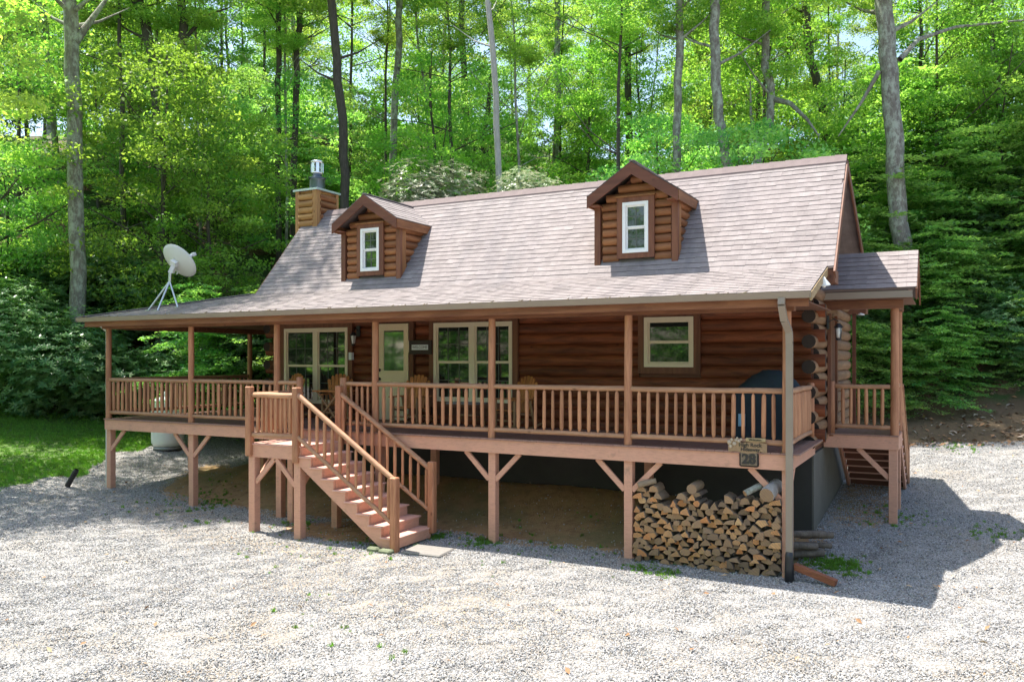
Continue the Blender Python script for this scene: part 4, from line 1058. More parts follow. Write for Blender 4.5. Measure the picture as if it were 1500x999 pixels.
def fw_side():
    m, nt, bs = mat('firewood_split_side'); oi = nt.nodes.new('ShaderNodeObjectInfo')
    c = ramp(nt, oi.outputs['Random'], [(0, (.12, .09, .07)), (.35, (.30, .22, .14)), (.7, (.38, .27, .16)), (1, (.2, .18, .16))])
    n = noise(nt, coords(nt, (1, .2, 1)), 20, 5, .7); c = mixc(nt, math_(nt, 'MULTIPLY', n, .6), c, (.07, .055, .04))
    nt.links.new(c, bs.inputs['Base Color']); bs.inputs['Roughness'].default_value = .9; bump(nt, bs, n, .6, .01); return m
M_fe, M_fs = fw_end(), fw_side()
NCOL = 260; X0, X1 = -2.53, -.10
sky_ = np.array([H(X0+(X1-X0)*k/(NCOL-1), .1) for k in range(NCOL)])
tgt = np.interp(np.linspace(0, 1, NCOL), [0, .04, .14, .2, .26, .33, .42, .46, .5, .56, .62, .7, .8, .9, 1], [-.90, -.74, -.76, -.98, -1.02, -.86, -.76, -.84, -1.04, -1.0, -.84, -.80, -.90, -.80, -.82])
nf = 0; cw = (X1-X0)/(NCOL-1)
fwlab = 'split firewood piece with its cut end facing out in the stack between two porch posts'
while nf < 272:
    gap = tgt - sky_
    i = int(np.argmin(sky_ - 1000*(gap > .03) + np.random.default_rng(nf).uniform(0, .05, NCOL)))
    if gap[i] < .03: break
    w = random.uniform(.09, .20); h = random.uniform(.08, .135)
    k = int(w/cw); a = max(0, min(NCOL-k-1, i-k//2))
    z = float(np.percentile(sky_[a:a+k+1], 58)) - .004
    kind = random.choice((0, 0, 0, 1, 1, 5, 5, 5, 2, 3, 4)) ; pts = wedge_poly(w, h, kind)
    xc = X0+(a+k/2)*cw; L = random.uniform(.38, .46); yf = .02+random.uniform(-.05, .06)
    m = MB(); ring = [(x, 0, zz_) for x, zz_ in pts]; n = len(ring)
    cx_f = sum(p[0] for p in pts)/n; cz_f = sum(p[1] for p in pts)/n
    fr_ = [(cx_f+(x-cx_f)*.95, -.0, cz_f+(z_-cz_f)*.95) for x, _, z_ in ring]; r1 = [(x, .008, z_) for x, _, z_ in ring]; r2_ = [(x*random.uniform(.9, 1.05), L, z_*random.uniform(.9, 1.0)) for x, _, z_ in ring]
    vs = fr_+r1+r2_; fs = []; ms = []
    m.add(vs, [tuple(range(n-1, -1, -1))], 0)
    m.add(vs, [(k_, (k_+1) % n, n+(k_+1) % n, n+k_) for k_ in range(n)] + [(n+k_, n+(k_+1) % n, 2*n+(k_+1) % n, 2*n+k_) for k_ in range(n)] + [tuple(2*n+k_ for k_ in range(n))], 1)
    me_ = m.mesh('firewood', [M_fe, M_fs])
    o = put('firewood', me_, None, (xc, yf, z), rot=(random.uniform(-.03, .03), 0, random.uniform(-.06, .06)))
    fx_ = (xc-X0)/(X1-X0); fz_ = (z-(-1.95))/1.15
    tag(o, 'split firewood piece, cut end out, '+('upper' if fz_ > .66 else 'middle' if fz_ > .33 else 'lower')+' part of the stack, '+('next to the left post' if fx_ < .2 else 'left of its middle' if fx_ < .45 else 'near its middle' if fx_ < .6 else 'right of its middle' if fx_ < .82 else 'next to the downspout'), 'firewood', 'firewood stacked under the porch')
    xs_ = np.arange(a, a+k+1); t = (xs_-a)/max(1, k)*2-1
    prof_ = np.sqrt(np.clip(1-t*t*.75, 0, 1)); sky_[a:a+k+1] = np.maximum(sky_[a:a+k+1], z + h*(.50+.44*prof_)-.006)
    nf += 1
print('firewood', nf)
def single_log(p, q, r, label, mt=M_fs, n=10, nm='firewood'):
    m = MB(); p = Vector(p); q = Vector(q); c = (p+q)/2; m.tube([p-c, Vector((0,0,.004)), q-c], [r, r*1.04, r*.97], n, 0, True, 1); o = m.obj(nm, [mt, M_fe], None, c); tag(o, label, 'firewood', 'firewood stacked under the porch'); return o
single_log((-1.50, -.02, -.66), (-1.48, .40, -.64), .085, 'round log end perched alone at the top middle of the firewood stack')
single_log((-.30, -.08, -.66), (-.22, .34, -.55), .115, 'thick grey round log at the top right of the firewood stack', M_barkG)
single_log((-.64, -.05, -.66), (-.34, .22, -.50), .05, 'crooked branch sticking up at the right of the firewood stack', M_barkL)
single_log((-2.42, -.02, -.66), (-2.15, .12, -.585), .05, 'short pale log lying across the top left corner of the firewood stack')
m = MB(); m.obox((0,0,0), (.62, -.12, -.16), .12, .09); o = m.obj('wood_plank', wood('red_heartwood', (.36,.13,.06), (.2,.07,.035), 'x'), None, (.10, -.02, -1.72)); tag(o, 'reddish split plank leaning at the foot of the downspout', 'plank')
M_heap = bark('weathered_log_bark', (.07,.055,.042), (.2,.165,.13))
for k, (x, y, z, L) in enumerate([(.12, 1.0, -1.78, .5), (.16, 1.25, -1.66, .55), (.08, .9, -1.62, .45), (.22, 1.35, -1.52, .5), (.14, 1.1, -1.46, .5)]):
    o = single_log((x-.25, y, z), (x+L-.25, y+.25, z+random.uniform(-.02,.03)), random.uniform(.045, .065), ['bottom', 'second lowest', 'middle', 'second highest', 'topmost'][k]+' grey log of the small heap right of the downspout', M_heap)
    o['group'] = 'grey logs right of the downspout'

# ------------------------------------------------------------------ stones, grass, weeds
def gn_scatter(name, surf_pts, inst_mesh_list, mats, kind_label, smin, smax, flat=False, tilt=.6):
    """stuff built as ONE mesh through geometry nodes instances on points with stored rotation and scale"""
    pts = np.asarray(surf_pts, np.float32); n = len(pts)
    me_ = bpy.data.meshes.new(name); me_.vertices.add(n); me_.vertices.foreach_set('co', pts.ravel())
    o = bpy.data.objects.new(name, me_); link(o); WORLD[o.name] = Vector((0,0,0))
    rg_ = np.random.default_rng(n)
    rot = np.stack([rg_.uniform(-tilt, tilt, n), rg_.uniform(-tilt, tilt, n), rg_.uniform(0, 6.28, n)], 1).astype(np.float32)
    if not flat: rot = rg_.uniform(0, 6.28, (n, 3)).astype(np.float32)
    scl = (smin + (smax-smin)*rg_.random(n)**2).astype(np.float32)
    a = me_.attributes.new('rot', 'FLOAT_VECTOR', 'POINT'); a.data.foreach_set('vector', rot.ravel())
    a = me_.attributes.new('scl', 'FLOAT', 'POINT'); a.data.foreach_set('value', scl)
    a = me_.attributes.new('pick', 'INT', 'POINT'); a.data.foreach_set('value', rg_.integers(0, len(inst_mesh_list), n).astype(np.int32))
    ng = bpy.data.node_groups.new(name, 'GeometryNodeTree')
    ng.interface.new_socket('Geometry', in_out='INPUT', socket_type='NodeSocketGeometry'); ng.interface.new_socket('Geometry', in_out='OUTPUT', socket_type='NodeSocketGeometry')
    gi = ng.nodes.new('NodeGroupInput'); go = ng.nodes.new('NodeGroupOutput'); ip = ng.nodes.new('GeometryNodeInstanceOnPoints')
    gj = ng.nodes.new('GeometryNodeGeometryToInstance')
    for im in reversed(inst_mesh_list):
        io = bpy.data.objects.new('proto', im); oi = ng.nodes.new('GeometryNodeObjectInfo'); oi.inputs['As Instance'].default_value = True
        oi.inputs['Object'].default_value = io; ng.links.new(oi.outputs['Geometry'], gj.inputs[0])
    def nattr(nm_, dt): x = ng.nodes.new('GeometryNodeInputNamedAttribute'); x.data_type = dt; x.inputs[0].default_value = nm_; return x.outputs[0]
    ng.links.new(gi.outputs[0], ip.inputs['Points']); ng.links.new(gj.outputs[0], ip.inputs['Instance'])
    ip.inputs['Pick Instance'].default_value = True
    ng.links.new(nattr('pick', 'INT'), ip.inputs['Instance Index'])
    er = ng.nodes.new('FunctionNodeEulerToRotation'); ng.links.new(nattr('rot', 'FLOAT_VECTOR'), er.inputs[0]); ng.links.new(er.outputs[0], ip.inputs['Rotation'])
    ng.links.new(nattr('scl', 'FLOAT'), ip.inputs['Scale']); ng.links.new(ip.outputs[0], go.inputs[0])
    md = o.modifiers.new('scatter', 'NODES'); md.node_group = ng
    tag(o, kind_label, kind='stuff'); return o
def stone_mesh(i, mt):
    rg_ = np.random.default_rng(100+i); bm = bmesh.new(); bmesh.ops.create_icosphere(bm, subdivisions=1, radius=1)
    for v in bm.verts: v.co = Vector([v.co[k]*rg_.uniform(.65, 1.15)*(1, .8, .6)[k] for k in range(3)])
    me_ = bpy.data.meshes.new('stone'); bm.to_mesh(me_); bm.free(); me_.materials.append(mt)
    return me_
def stone_mat(c):
    m, nt, bs = mat('gravel_stone'); n = noise(nt, coords(nt, (1,1,1), False), 3, 3)
    nt.links.new(mixc(nt, n, tuple(x*.8 for x in c), c), bs.inputs['Base Color']); bs.inputs['Roughness'].default_value = .85; bs.inputs['Specular IOR Level'].default_value = .2; return m
SM = [stone_mesh(i, stone_mat(c)) for i, c in enumerate([(.44,.43,.422), (.40,.392,.386), (.49,.48,.468), (.33,.325,.322), (.27,.265,.262), (.40,.355,.30), (.37,.372,.38), (.16,.157,.155)])]
rg = np.random.default_rng(5)
def visible(x, y, z, mrg=60):
    dx, dy, dz = x-CAMP[0], y-CAMP[1], z-CAMP[2]; cf = math.cos(YAW); sf = math.sin(YAW)
    k = -sf*dx+cf*dy; u = 750+1209.7*(cf*dx+sf*dy)/np.maximum(k, .1); v = 526.5-1209.7*dz/np.maximum(k, .1)
    return (k > .5) & (u > -mrg) & (u < 1500+mrg) & (v < 999+mrg) & (v > -mrg)
def sample(n, x0, x1, y0, y1):
    x = rg.uniform(x0, x1, n); y = rg.uniform(y0, y1, n); return x, y
x, y = sample(1900000, -22, 14, -11.5, 17)
z = height(x, y); dist = np.hypot(x-CAMP[0], y-CAMP[1])
keep = visible(x, y, z) & (lawn_mask(x, y) < .1) & (y < np.interp(x, BX, BY)-.3)
keep &= ~(((x > WL) & (x < -.0) & (y > .5) & (y < 9)) | ((x > -15.2-.5*(y-1.2)) & (x < -13) & (y > .6) & (y < 3.2))) | (rg.random(len(x)) < .03)
keep &= ~((((x+8.3)/1.5)**2+((y+.35)/.7)**2 < 1) & (rg.random(len(x)) < .93))
keep &= rg.random(len(x)) < np.clip(1.4 - dist/26, .25, 1)
keep &= rg.random(len(x)) < .62+.38*np.clip(1.2+1.6*np.sin(x*.55+y*.9+1.5*np.sin(y*.6))*np.sin(y*1.1-x*.25), 0, 1)
x, y, z = x[keep][:420000], y[keep][:420000], z[keep][:420000]
gn_scatter('gravel_stones', np.stack([x, y, z+.004], 1), SM, None, 'loose pale crushed gravel covering the yard', .0075, .021)
# bigger debris: dead leaves
lf = []
def leafcard(mt, w=.5):
    m = MB(); m.add([(0,-1,0),(w,0,.25),(0,1,.1),(-w,0,.2)], [(0,1,2,3)]); return m.mesh('leafcard', mt)
x, y = sample(5200, -20, 12, -10, 16); z = height(x, y)
k = (lawn_mask(x, y) < 0) & ((rg.random(len(x)) < .22) | (((x > 0) & (y > 2) & (y < 9) & (x < 1.6))) | (np.abs(y-.2) < .5))
mb1 = plain('brown_dead_leaf', (.28, .15, .07), .8, var=.4)
gn_scatter('dead_leaves', np.stack([x[k], y[k], z[k]+.035], 1), [leafcard(mb1), leafcard(plain('tan_dead_leaf', (.42,.30,.17), .8, var=.3), .4)], None, 'scattered brown dead leaves on the gravel', .025, .06, True)
# forest litter on the right bank
x, y = sample(26000, -26, 26, 2, 24); z = height(x, y); s_ = y-np.interp(x, BX, BY)
k = (s_ > -1.2) & (s_ < 5) & visible(x, y, z)
gn_scatter('leaf_litter', np.stack([x[k], y[k], z[k]+.03], 1), [leafcard(mb1), leafcard(plain('grey_dead_leaf', (.30,.24,.19), .8, var=.3), .5)], None, 'brown leaf litter along the foot of the wooded bank', .05, .13, True)
# grass tufts
def tuft(seed, mt, n=14, h=1.0, w=.05, spread=.5):
    r_ = random.Random(seed); m = MB(); vals = []
    for k in range(n):
        a = r_.uniform(0, 6.28); rad = r_.uniform(0, spread); bx_, by_ = rad*math.cos(a), rad*math.sin(a); hh = h*r_.uniform(.5, 1.1); l = r_.uniform(.1, .6)
        b2 = r_.uniform(0, 6.28); dx_, dy_ = math.cos(b2), math.sin(b2)
        m.add([(bx_-dy_*w, by_+dx_*w, 0), (bx_+dy_*w, by_-dx_*w, 0), (bx_+dx_*l*.4+dy_*w*.7, by_+dy_*l*.4-dx_*w*.7, hh*.6), (bx_+dx_*l, by_+dy_*l, hh), (bx_+dx_*l*.4-dy_*w*.7, by_+dy_*l*.4+dx_*w*.7, hh*.6)], [(0,1,2,3,4)])
        vals.append(r_.random())
    me_ = m.mesh('tuft', mt); a = me_.attributes.new('v', 'FLOAT', 'FACE'); a.data.foreach_set('value', vals); return me_
TU = [tuft(i, M_grass) for i in range(4)]
x, y = sample(90000, -34, -16, -8, 11); z = height(x, y)
k = (lawn_mask(x, y) > .0) & visible(x, y, z, 100) & (y < np.interp(x, BX, BY)+.5)
k &= rg.random(len(x)) < .35+.65*(np.sin(x*1.1+2)*np.sin(y*.9+1) > -.4)
gn_scatter('lawn_grass', np.stack([x[k], y[k], z[k]-.01], 1), TU, None, 'short green lawn grass left of the gravel', .05, .11, True, .15)
TW = [tuft(20+i, M_weed, 16, 1, .09, .7) for i in range(3)]
wp = []
for (cx_w, cy_w, n, sp) in [(.55, 1.0, 260, .22), (-2.2, -.35, 60, .18), (-1.75, -.5, 40, .15), (-6.5, .05, 60, .12), (-5.5, .0, 90, .22), (-5.7, -4.2, 7, .35), (-4.9, -4.9, 5, .3), (-4.2, -5.3, 4, .25), (3.0, 3.9, 50, .3), (-9.9, -.2, 40, .3), (-12.9, .3, 60, .35), (2.4, 13.2, 70, .4), (-8, -1.2, 40, .7), (-13.5, .5, 80, .6), (1.2, 4.5, 70, .4), (-11.6, -1.0, 14, .25), (-6.9, -1.0, 40, .35), (-4, .2, 50, .9), (-7.2, -3.2, 3, .3), (3.8, 4.6, 16, .15)]:
    for _ in range(n):
        a, b = rg.normal(cx_w, sp), rg.normal(cy_w, sp); wp.append((a, b, H(a, b)))
gn_scatter('weeds', np.array(wp), TW, None, 'small bright green weeds sprouting through the gravel', .03, .08, True, .2)

# ------------------------------------------------------------------ foliage meshes
def leaf_mesh(name, centers, normals_bias, size, mt, rgn, jitter=1.0, vals=None, ratio=.5, wmul=None):
    """centers (n,3); each leaf one folded quad"""
    n = len(centers)
    nrm = rgn.normal(0, jitter, (n, 3)) + np.asarray(normals_bias); nrm /= np.linalg.norm(nrm, axis=1)[:, None]
    t = rgn.normal(0, 1, (n, 3)); t -= (t*nrm).sum(1)[:, None]*nrm; t /= np.linalg.norm(t, axis=1)[:, None]
    b = np.cross(nrm, t); s = size*rgn.uniform(.45, 1.55, n)[:, None]
    v = np.empty((n, 4, 3)); v[:, 0] = centers - t*s; v[:, 1] = centers + b*s*ratio + nrm*s*.12; v[:, 2] = centers + t*s; v[:, 3] = centers - b*s*ratio + nrm*s*.12
    me_ = bpy.data.meshes.new(name); me_.vertices.add(n*4); me_.vertices.foreach_set('co', v.reshape(-1).astype(np.float32))
    me_.loops.add(n*4); me_.loops.foreach_set('vertex_index', np.arange(n*4, dtype=np.int32)); me_.polygons.add(n)
    me_.polygons.foreach_set('loop_start', np.arange(0, n*4, 4, dtype=np.int32)); me_.polygons.foreach_set('loop_total', np.full(n, 4, np.int32))
    me_.update(calc_edges=True); me_.materials.append(mt)
    a = me_.attributes.new('v', 'FLOAT', 'FACE'); a.data.foreach_set('value', (vals if vals is not None else rgn.random(n)).astype(np.float32)); return me_
def crown(seed, R0, z0, z1, nclump, per, csize, leaf, mt, layered=.35, shape='dome'):
    rgn = np.random.default_rng(seed); C_ = []; V_ = []
    for i in range(nclump):
        u = rgn.random(); z = z0+(z1-z0)*u
        prof_ = {'dome': math.sqrt(max(.02, 1-(2*u-1)**2))*.85+.15, 'wide': (1-u)**.5*.9+.1, 'col': .6+.4*math.sin(u*9)}[shape]
        a = rgn.uniform(0, 6.283); r = R0*prof_*math.sqrt(rgn.uniform(.12, 1)); c = np.array([r*math.cos(a), r*math.sin(a), z])
        k = int(per*rgn.uniform(.5, 1.5)); sz = csize*rgn.uniform(.6, 1.4)
        p = rgn.normal(0, 1, (k, 3)); p /= np.linalg.norm(p, axis=1)[:, None]; p *= (rgn.random(k)**.5)[:, None]*sz; p[:, 2] *= layered
        # droop outward
        p[:, 2] -= .12*np.hypot(p[:, 0], p[:, 1])
        C_.append(c+p); V_.append(np.clip(rgn.normal(rgn.random(), .2, k), 0, 1))
    C_ = np.concatenate(C_); V_ = np.concatenate(V_)
    return leaf_mesh('crown', C_, (0, 0, .9), leaf, mt, rgn, .8, V_)
random.seed(21)
CR = dict(
    A=crown(1, 4.2, 6, 17, 150, 170, .95, .075, M_leafA), B=crown(2, 3.6, 4, 15, 130, 170, .9, .075, M_leafA),
    C=crown(3, 3.0, 1.2, 8, 110, 160, .8, .065, M_leafB), D=crown(4, 2.6, .6, 6.5, 100, 150, .75, .065, M_leafB, .22),
    E=crown(5, 3.0, 2.5, 11, 120, 190, .85, .06, M_leafY), F=crown(6, 4.5, 8, 20, 150, 150, 1.1, .085, M_leafA))
def rhodo(seed, Rr, Hh, nw, mt, leaf=.085):
    rgn = np.random.default_rng(seed); C_ = []; Nn = []; V_ = []
    # whorls of leaves on the shell of several lobes
    lobes = [(rgn.uniform(-Rr*.6, Rr*.6), rgn.uniform(-Rr*.5, Rr*.5), rgn.uniform(Hh*.25, Hh*.75), rgn.uniform(.45, .8)*Rr) for _ in range(9)]
    v = []; 
    for i in range(nw):
        lx, ly, lz, lr = lobes[rgn.integers(0, 9)]
        d_ = rgn.normal(0, 1, 3); d_ /= np.linalg.norm(d_); c = np.array([lx, ly, lz])+d_*lr*np.array([1, 1, .85])*rgn.uniform(.7, 1.03)
        if c[2] < .05: continue
        k = rgn.integers(6, 9); a0 = rgn.uniform(0, 6.28); val = rgn.random()
        up_ = d_*.5+np.array([0, 0, .8]); up_ /= np.linalg.norm(up_); t1 = np.cross(up_, [1, .2, .1]); t1 /= np.linalg.norm(t1); t2 = np.cross(up_, t1)
        for j in range(k):
            a = a0+j*6.283/k; rad = math.cos(a)*t1+math.sin(a)*t2; out = rad*.95+up_*rgn.uniform(-.1, .45); out /= np.linalg.norm(out)
            sd_ = np.cross(up_, rad); L = leaf*2*rgn.uniform(.75, 1.2); w_ = L*.17
            v += [c, c+out*L*.5+sd_*w_, c+out*L, c+out*L*.5-sd_*w_]; V_.append(np.clip(val+rgn.normal(0, .15), 0, 1))
    v = np.array(v); n = len(v)//4
    me_ = bpy.data.meshes.new('rhododendron'); me_.vertices.add(n*4); me_.vertices.foreach_set('co', v.reshape(-1).astype(np.float32))
    me_.loops.add(n*4); me_.loops.foreach_set('vertex_index', np.arange(n*4, dtype=np.int32)); me_.polygons.add(n)
    me_.polygons.foreach_set('loop_start', np.arange(0, n*4, 4, dtype=np.int32)); me_.polygons.foreach_set('loop_total', np.full(n, 4, np.int32))
    me_.update(calc_edges=True); me_.materials.append(mt); a = me_.attributes.new('v', 'FLOAT', 'FACE'); a.data.foreach_set('value', np.array(V_, np.float32)); return me_
RH = [rhodo(31, 2.0, 3.6, 3200, M_leafR), rhodo(32, 1.8, 3.0, 2800, M_leafR), rhodo(33, 2.2, 4.4, 3600, M_leafR)]
RP = rhodo(34, 1.9, 2.8, 3000, M_leafP, .075)
def spray_shrub(seed, Rr, Hh, n, mt):
    """horizontal tiers of leaves, maple or hemlock like"""
    rgn = np.random.default_rng(seed); C_ = []; V_ = []
    for i in range(n):
        u = rgn.random(); z = .3+u*Hh; a = rgn.uniform(0, 6.283); L = Rr*(1-.55*u)*rgn.uniform(.6, 1.1); val = rgn.random()
        k = int(90*L); t = rgn.random(k)**.7; w_ = .32*L*np.sin(np.clip(t, .05, 1)*2.6)
        off = rgn.normal(0, 1, k)*w_*.5; x_ = math.cos(a)*t*L - math.sin(a)*off; y_ = math.sin(a)*t*L + math.cos(a)*off
        C_.append(np.stack([x_, y_, z - .18*t*L + rgn.normal(0, .03, k)], 1)); V_.append(np.clip(rgn.normal(val, .15, k), 0, 1))
    return leaf_mesh('tiered', np.concatenate(C_), (0, 0, 2.2), .06, mt, rgn, .6, np.concatenate(V_))
SP = [spray_shrub(41, 2.7, 4.8, 90, M_leafB), spray_shrub(42, 2.3, 3.8, 80, M_leafB)]

def trunk_mesh(seed, pts, rs, mt, limbs=7, lz=(5, 14), ll=(1.5, 4)):
    r_ = random.Random(seed); m = MB(); m.tube(pts, rs, 10, cap=False)
    top = Vector(pts[-1]); base = Vector(pts[0])
    for k in range(limbs):
        z = r_.uniform(*lz); 
        # point along the path
        p = None
        for i in range(len(pts)-1):
            a, b = Vector(pts[i]), Vector(pts[i+1])
            if a.z <= z <= b.z: t = (z-a.z)/(b.z-a.z); p = a.lerp(b, t); rr = rs[i]*(1-t)+rs[i+1]*t; break
        if p is None: continue
        an_ = r_.uniform(0, 6.28); L = r_.uniform(*ll); d_ = Vector((math.cos(an_), math.sin(an_), r_.uniform(.3, .9))).normalized()
        q1 = p+d_*L*.5+Vector((r_.uniform(-.2,.2), r_.uniform(-.2,.2), .1)); q2 = p+d_*L+Vector((0,0,r_.uniform(-.1,.5)))
        m.tube([p, q1, q2], [rr*.45, rr*.28, .015], 6, cap=False)
        for _ in range(2):
            e_ = q1+Vector((r_.uniform(-.9,.9), r_.uniform(-.9,.9), r_.uniform(.1,.8))); m.tube([q1, (q1+e_)/2+Vector((0,0,.08)), e_], [rr*.2, rr*.12, .008], 5, cap=False)
    return m.mesh('trunk', mt)
def gen_trunk(seed, h, r, mt, lean=.4, lz=(3, 14)):
    r_ = random.Random(seed); n = 7; pts = []; rs = []; lx, ly = r_.uniform(-lean, lean), r_.uniform(-lean, lean)
    for k in range(n+1):
        t = k/n; pts.append((lx*t*t*2+r_.uniform(-.08,.08)*(k > 0), ly*t*t*2+r_.uniform(-.08,.08)*(k > 0), -.4+t*(h+.4))); rs.append(r*(1.25 if k == 0 else 1)*(1-.8*t)+.01)
    return trunk_mesh(seed, pts, rs, mt, 9, lz)
TR = dict(A=[gen_trunk(1, 17, .20, M_barkL), gen_trunk(2, 16, .17, M_barkD)], B=[gen_trunk(3, 15, .15, M_barkD), gen_trunk(4, 15, .16, M_barkL)],
          C=[gen_trunk(5, 7.5, .07, M_barkD, lz=(1, 6))], D=[gen_trunk(6, 6, .06, M_barkD, lz=(.8, 5))], E=[gen_trunk(7, 10.5, .10, M_barkD, lz=(2, 9))], F=[gen_trunk(8, 20, .24, M_barkL, lz=(6, 18)), gen_trunk(9, 20, .22, M_barkD, lz=(6, 18))])
SLIM = [gen_trunk(61, 17, .085, M_barkD, .8, (6, 16)), gen_trunk(62, 18, .07, M_barkL, .9, (7, 17)), gen_trunk(63, 16, .10, M_barkD, .5, (6, 15))]
LABEL = dict(A='tall broad-leaved tree on the wooded slope behind the cabin', B='slender broad-leaved tree on the wooded slope behind the cabin',
             C='small leafy understory tree with layered green crown on the wooded bank', D='low bushy sapling with layered leaves at the edge of the wood',
             E='yellow-green sunlit young tree on the wooded slope', F='high-crowned forest tree standing far up the slope')
def tree(kind, x, y, s=1.0, rz=None, label=None, group=None, trunk=None, zoff=0):
    e = empty('tree', (x, y, H(x, y)+zoff), rz if rz is not None else random.uniform(0, 6.28)); e.scale = (s, s, s)
    tag(e, label or LABEL[kind], 'tree', group or ('trees of the wood: '+kind_names[kind]))
    put('crown', CR[kind], e, (0,0,0), local=True); put('trunk', trunk or random.choice(TR[kind]), e, (0,0,0), local=True); return e
kind_names = dict(A='tall', B='slender', C='understory', D='saplings', E='sunlit', F='high-crowned')
def region(x, y):
    dx, dy = x-CAMP[0], y-CAMP[1]; k = -math.sin(YAW)*dx+math.cos(YAW)*dy; u = 750+1209.7*(math.cos(YAW)*dx+math.sin(YAW)*dy)/max(k, .1)
    R_ = [(60, 'at the left edge'), (230, 'near the forked tree'), (380, 'above the satellite dish'), (520, 'behind the chimney'), (640, 'above the left dormer'), (760, 'around the bare pole trunk'), (880, 'above the middle of the ridge'), (1000, 'above the right dormer'), (1130, 'above the right ridge'), (1250, 'beyond the right roof end'), (1380, 'around the lichened trunk'), (9999, 'at the right edge')]
    w_ = next(t for a, t in R_ if u < a); dd = next(t for a, t in ((34, 'nearest row'), (40, 'second row'), (48, 'middle row'), (60, 'far row'), (999, 'farthest row')) if k < a)
    return w_, dd
def ray_pt(px, d):      # ground point at forward distance d in the photograph's column px
    cf, sf = math.cos(YAW), math.sin(YAW); k = (px-750)/1209.7
    return CAMP[0]+d*(-sf+cf*k), CAMP[1]+d*(cf+sf*k)
# general wood: rows of increasing distance
spots = []
rr_ = random.Random(77)
for d, n, kinds in ((31, 9, 'CDE'), (35, 11, 'CEEC'), (40, 12, 'ECBE'), (46, 12, 'AECEC'), (54, 10, 'AEBE'), (64, 11, 'AEEB'), (78, 11, 'FAE')):
    for i in range(n):
        px = -140 + 1780*(i+.5+rr_.uniform(-.4, .4))/n
        x, y = ray_pt(px, d+rr_.uniform(-2.5, 2.5)); s_ = y-np.interp(x, BX, BY)
        if s_ < 1.5: y += 1.5-s_ if s_ > -6 else 99
        if y > 90: continue
        k = rr_.choice(kinds)
        if 430 < px < 800 and d > 40 and rr_.random() < .35: continue
        w_, d_ = region(x, y); tree(k, x, y, rr_.uniform(.85, 1.2), label={'A': 'tall broad tree', 'B': 'slender tree', 'C': 'small leafy understory tree', 'D': 'low bushy sapling', 'E': 'yellow-green young tree', 'F': 'high-crowned tree'}[k]+' '+w_+', '+d_+' of the wood')
for i in range(26):
    px = 20+1460*(i+.5)/26+rr_.uniform(-25, 25); x, y = ray_pt(px, rr_.choice((33, 37, 42, 47, 52))+rr_.uniform(-2, 2)); s_ = y-np.interp(x, BX, BY)
    if s_ < 1: continue
    w_, d_ = region(x, y); e = empty('tree', (x, y, H(x, y)), rr_.uniform(0, 6.28)); sc = rr_.uniform(.9, 1.15); e.scale = (sc, sc, sc)
    tag(e, 'slim pole-like young tree '+w_+', '+d_+' of the wood', 'tree', 'slim trees of the wood')
    put('crown', CR['B'], e, (0, 0, 9), scale=(.6, .6, .6), local=True); put('trunk', SLIM[i % 3], e, (0,0,0), local=True)
# ------------------------------------------------------------------ named trunks
def P3(px, py, d):
    x, y = ray_pt(px, d); return Vector((x, y, CAMP[2]-(py-526.5)/1209.7*d))
def path_tree(d, pix, wpx, mt, label, crown_k='A', cs=.8, branches=(), coff=(0, 0, 0), name_group='tall trunks above the cabin roof', topz=None):
    pts = [P3(px, py, d) for px, py in pix]          # from bottom to top
    g0 = Vector((pts[0].x, pts[0].y, H(pts[0].x, pts[0].y)-.3))
    if pts[0].z > g0.z+.3: pts = [g0+Vector(((pts[0].x-pts[1].x)*.3, 0, 0))]+pts
    up_ = (pts[-1]-pts[-2]); up_ = up_/max(.01, up_.z)
    topz = topz or 7.5
    pts.append(pts[-1]+up_*topz*.5+Vector((.1,.1,0))); pts.append(pts[-2]+up_*topz)
    base = pts[0].copy(); r0 = wpx/2/1209.7*d; n = len(pts)
    loc = [p-base for p in pts]
    # resample for slight irregularity
    L2 = []; R2 = []
    rz_ = random.Random(int(pix[0][0]))
    for i in range(n-1):
        for k in range(3):
            t = k/3; q = loc[i].lerp(loc[i+1], t)+Vector((rz_.uniform(-.05,.05), rz_.uniform(-.05,.05), 0))*(0 if i+k == 0 else 1); L2.append(q); hh = q.z/max(.1, loc[-1].z); R2.append(r0*(1.06-.25*hh if hh < .7 else (.885-.8*(hh-.7)/.3))+.008)
    L2.append(loc[-1]); R2.append(.03)
    m = MB(); m.tube(L2, R2, 12, cap=False)
    for br in branches:
        bp = [P3(px, py, d+dd_)-base for px, py, dd_ in br[0]]; m.tube(bp, [br[1]/2/1209.7*d*(1-.75*i/(len(bp)-1)) for i in range(len(bp))], 8, cap=False)
    for _ in range(5):
        i = rz_.randrange(len(L2)//2, len(L2)-2); p = L2[i]; an_ = rz_.uniform(0, 6.28); dv = Vector((math.cos(an_), math.sin(an_), .5)); m.tube([p, p+dv*.9, p+dv*2+Vector((0,0,.3))], [R2[i]*.4, R2[i]*.22, .012], 6, cap=False)
    e = empty('tree', base); tag(e, label, 'tree', name_group)
    put('trunk', m.mesh('trunk', mt), e, (0,0,0), local=True)
    if crown_k:
        zt = loc[-1].z; ci = put('crown', CR[crown_k], e, (loc[-1].x*.8+coff[0], loc[-1].y*.8+coff[1], zt-15*cs+coff[2]), rot=(0, 0, rz_.uniform(0, 6)), scale=(cs, cs, cs), local=True)
    return e
path_tree(28.2, [(113, 400), (110, 200), (104, 60), (102, 0)], 21, M_barkL, 'thick pale-barked tree at the far left, forking near the top of the frame', 'A', 1.0, coff=(3.6, -1.6, 0), branches=[([(110, 62, 0), (135, 28, .3), (170, -20, .8)], 13)], topz=9)
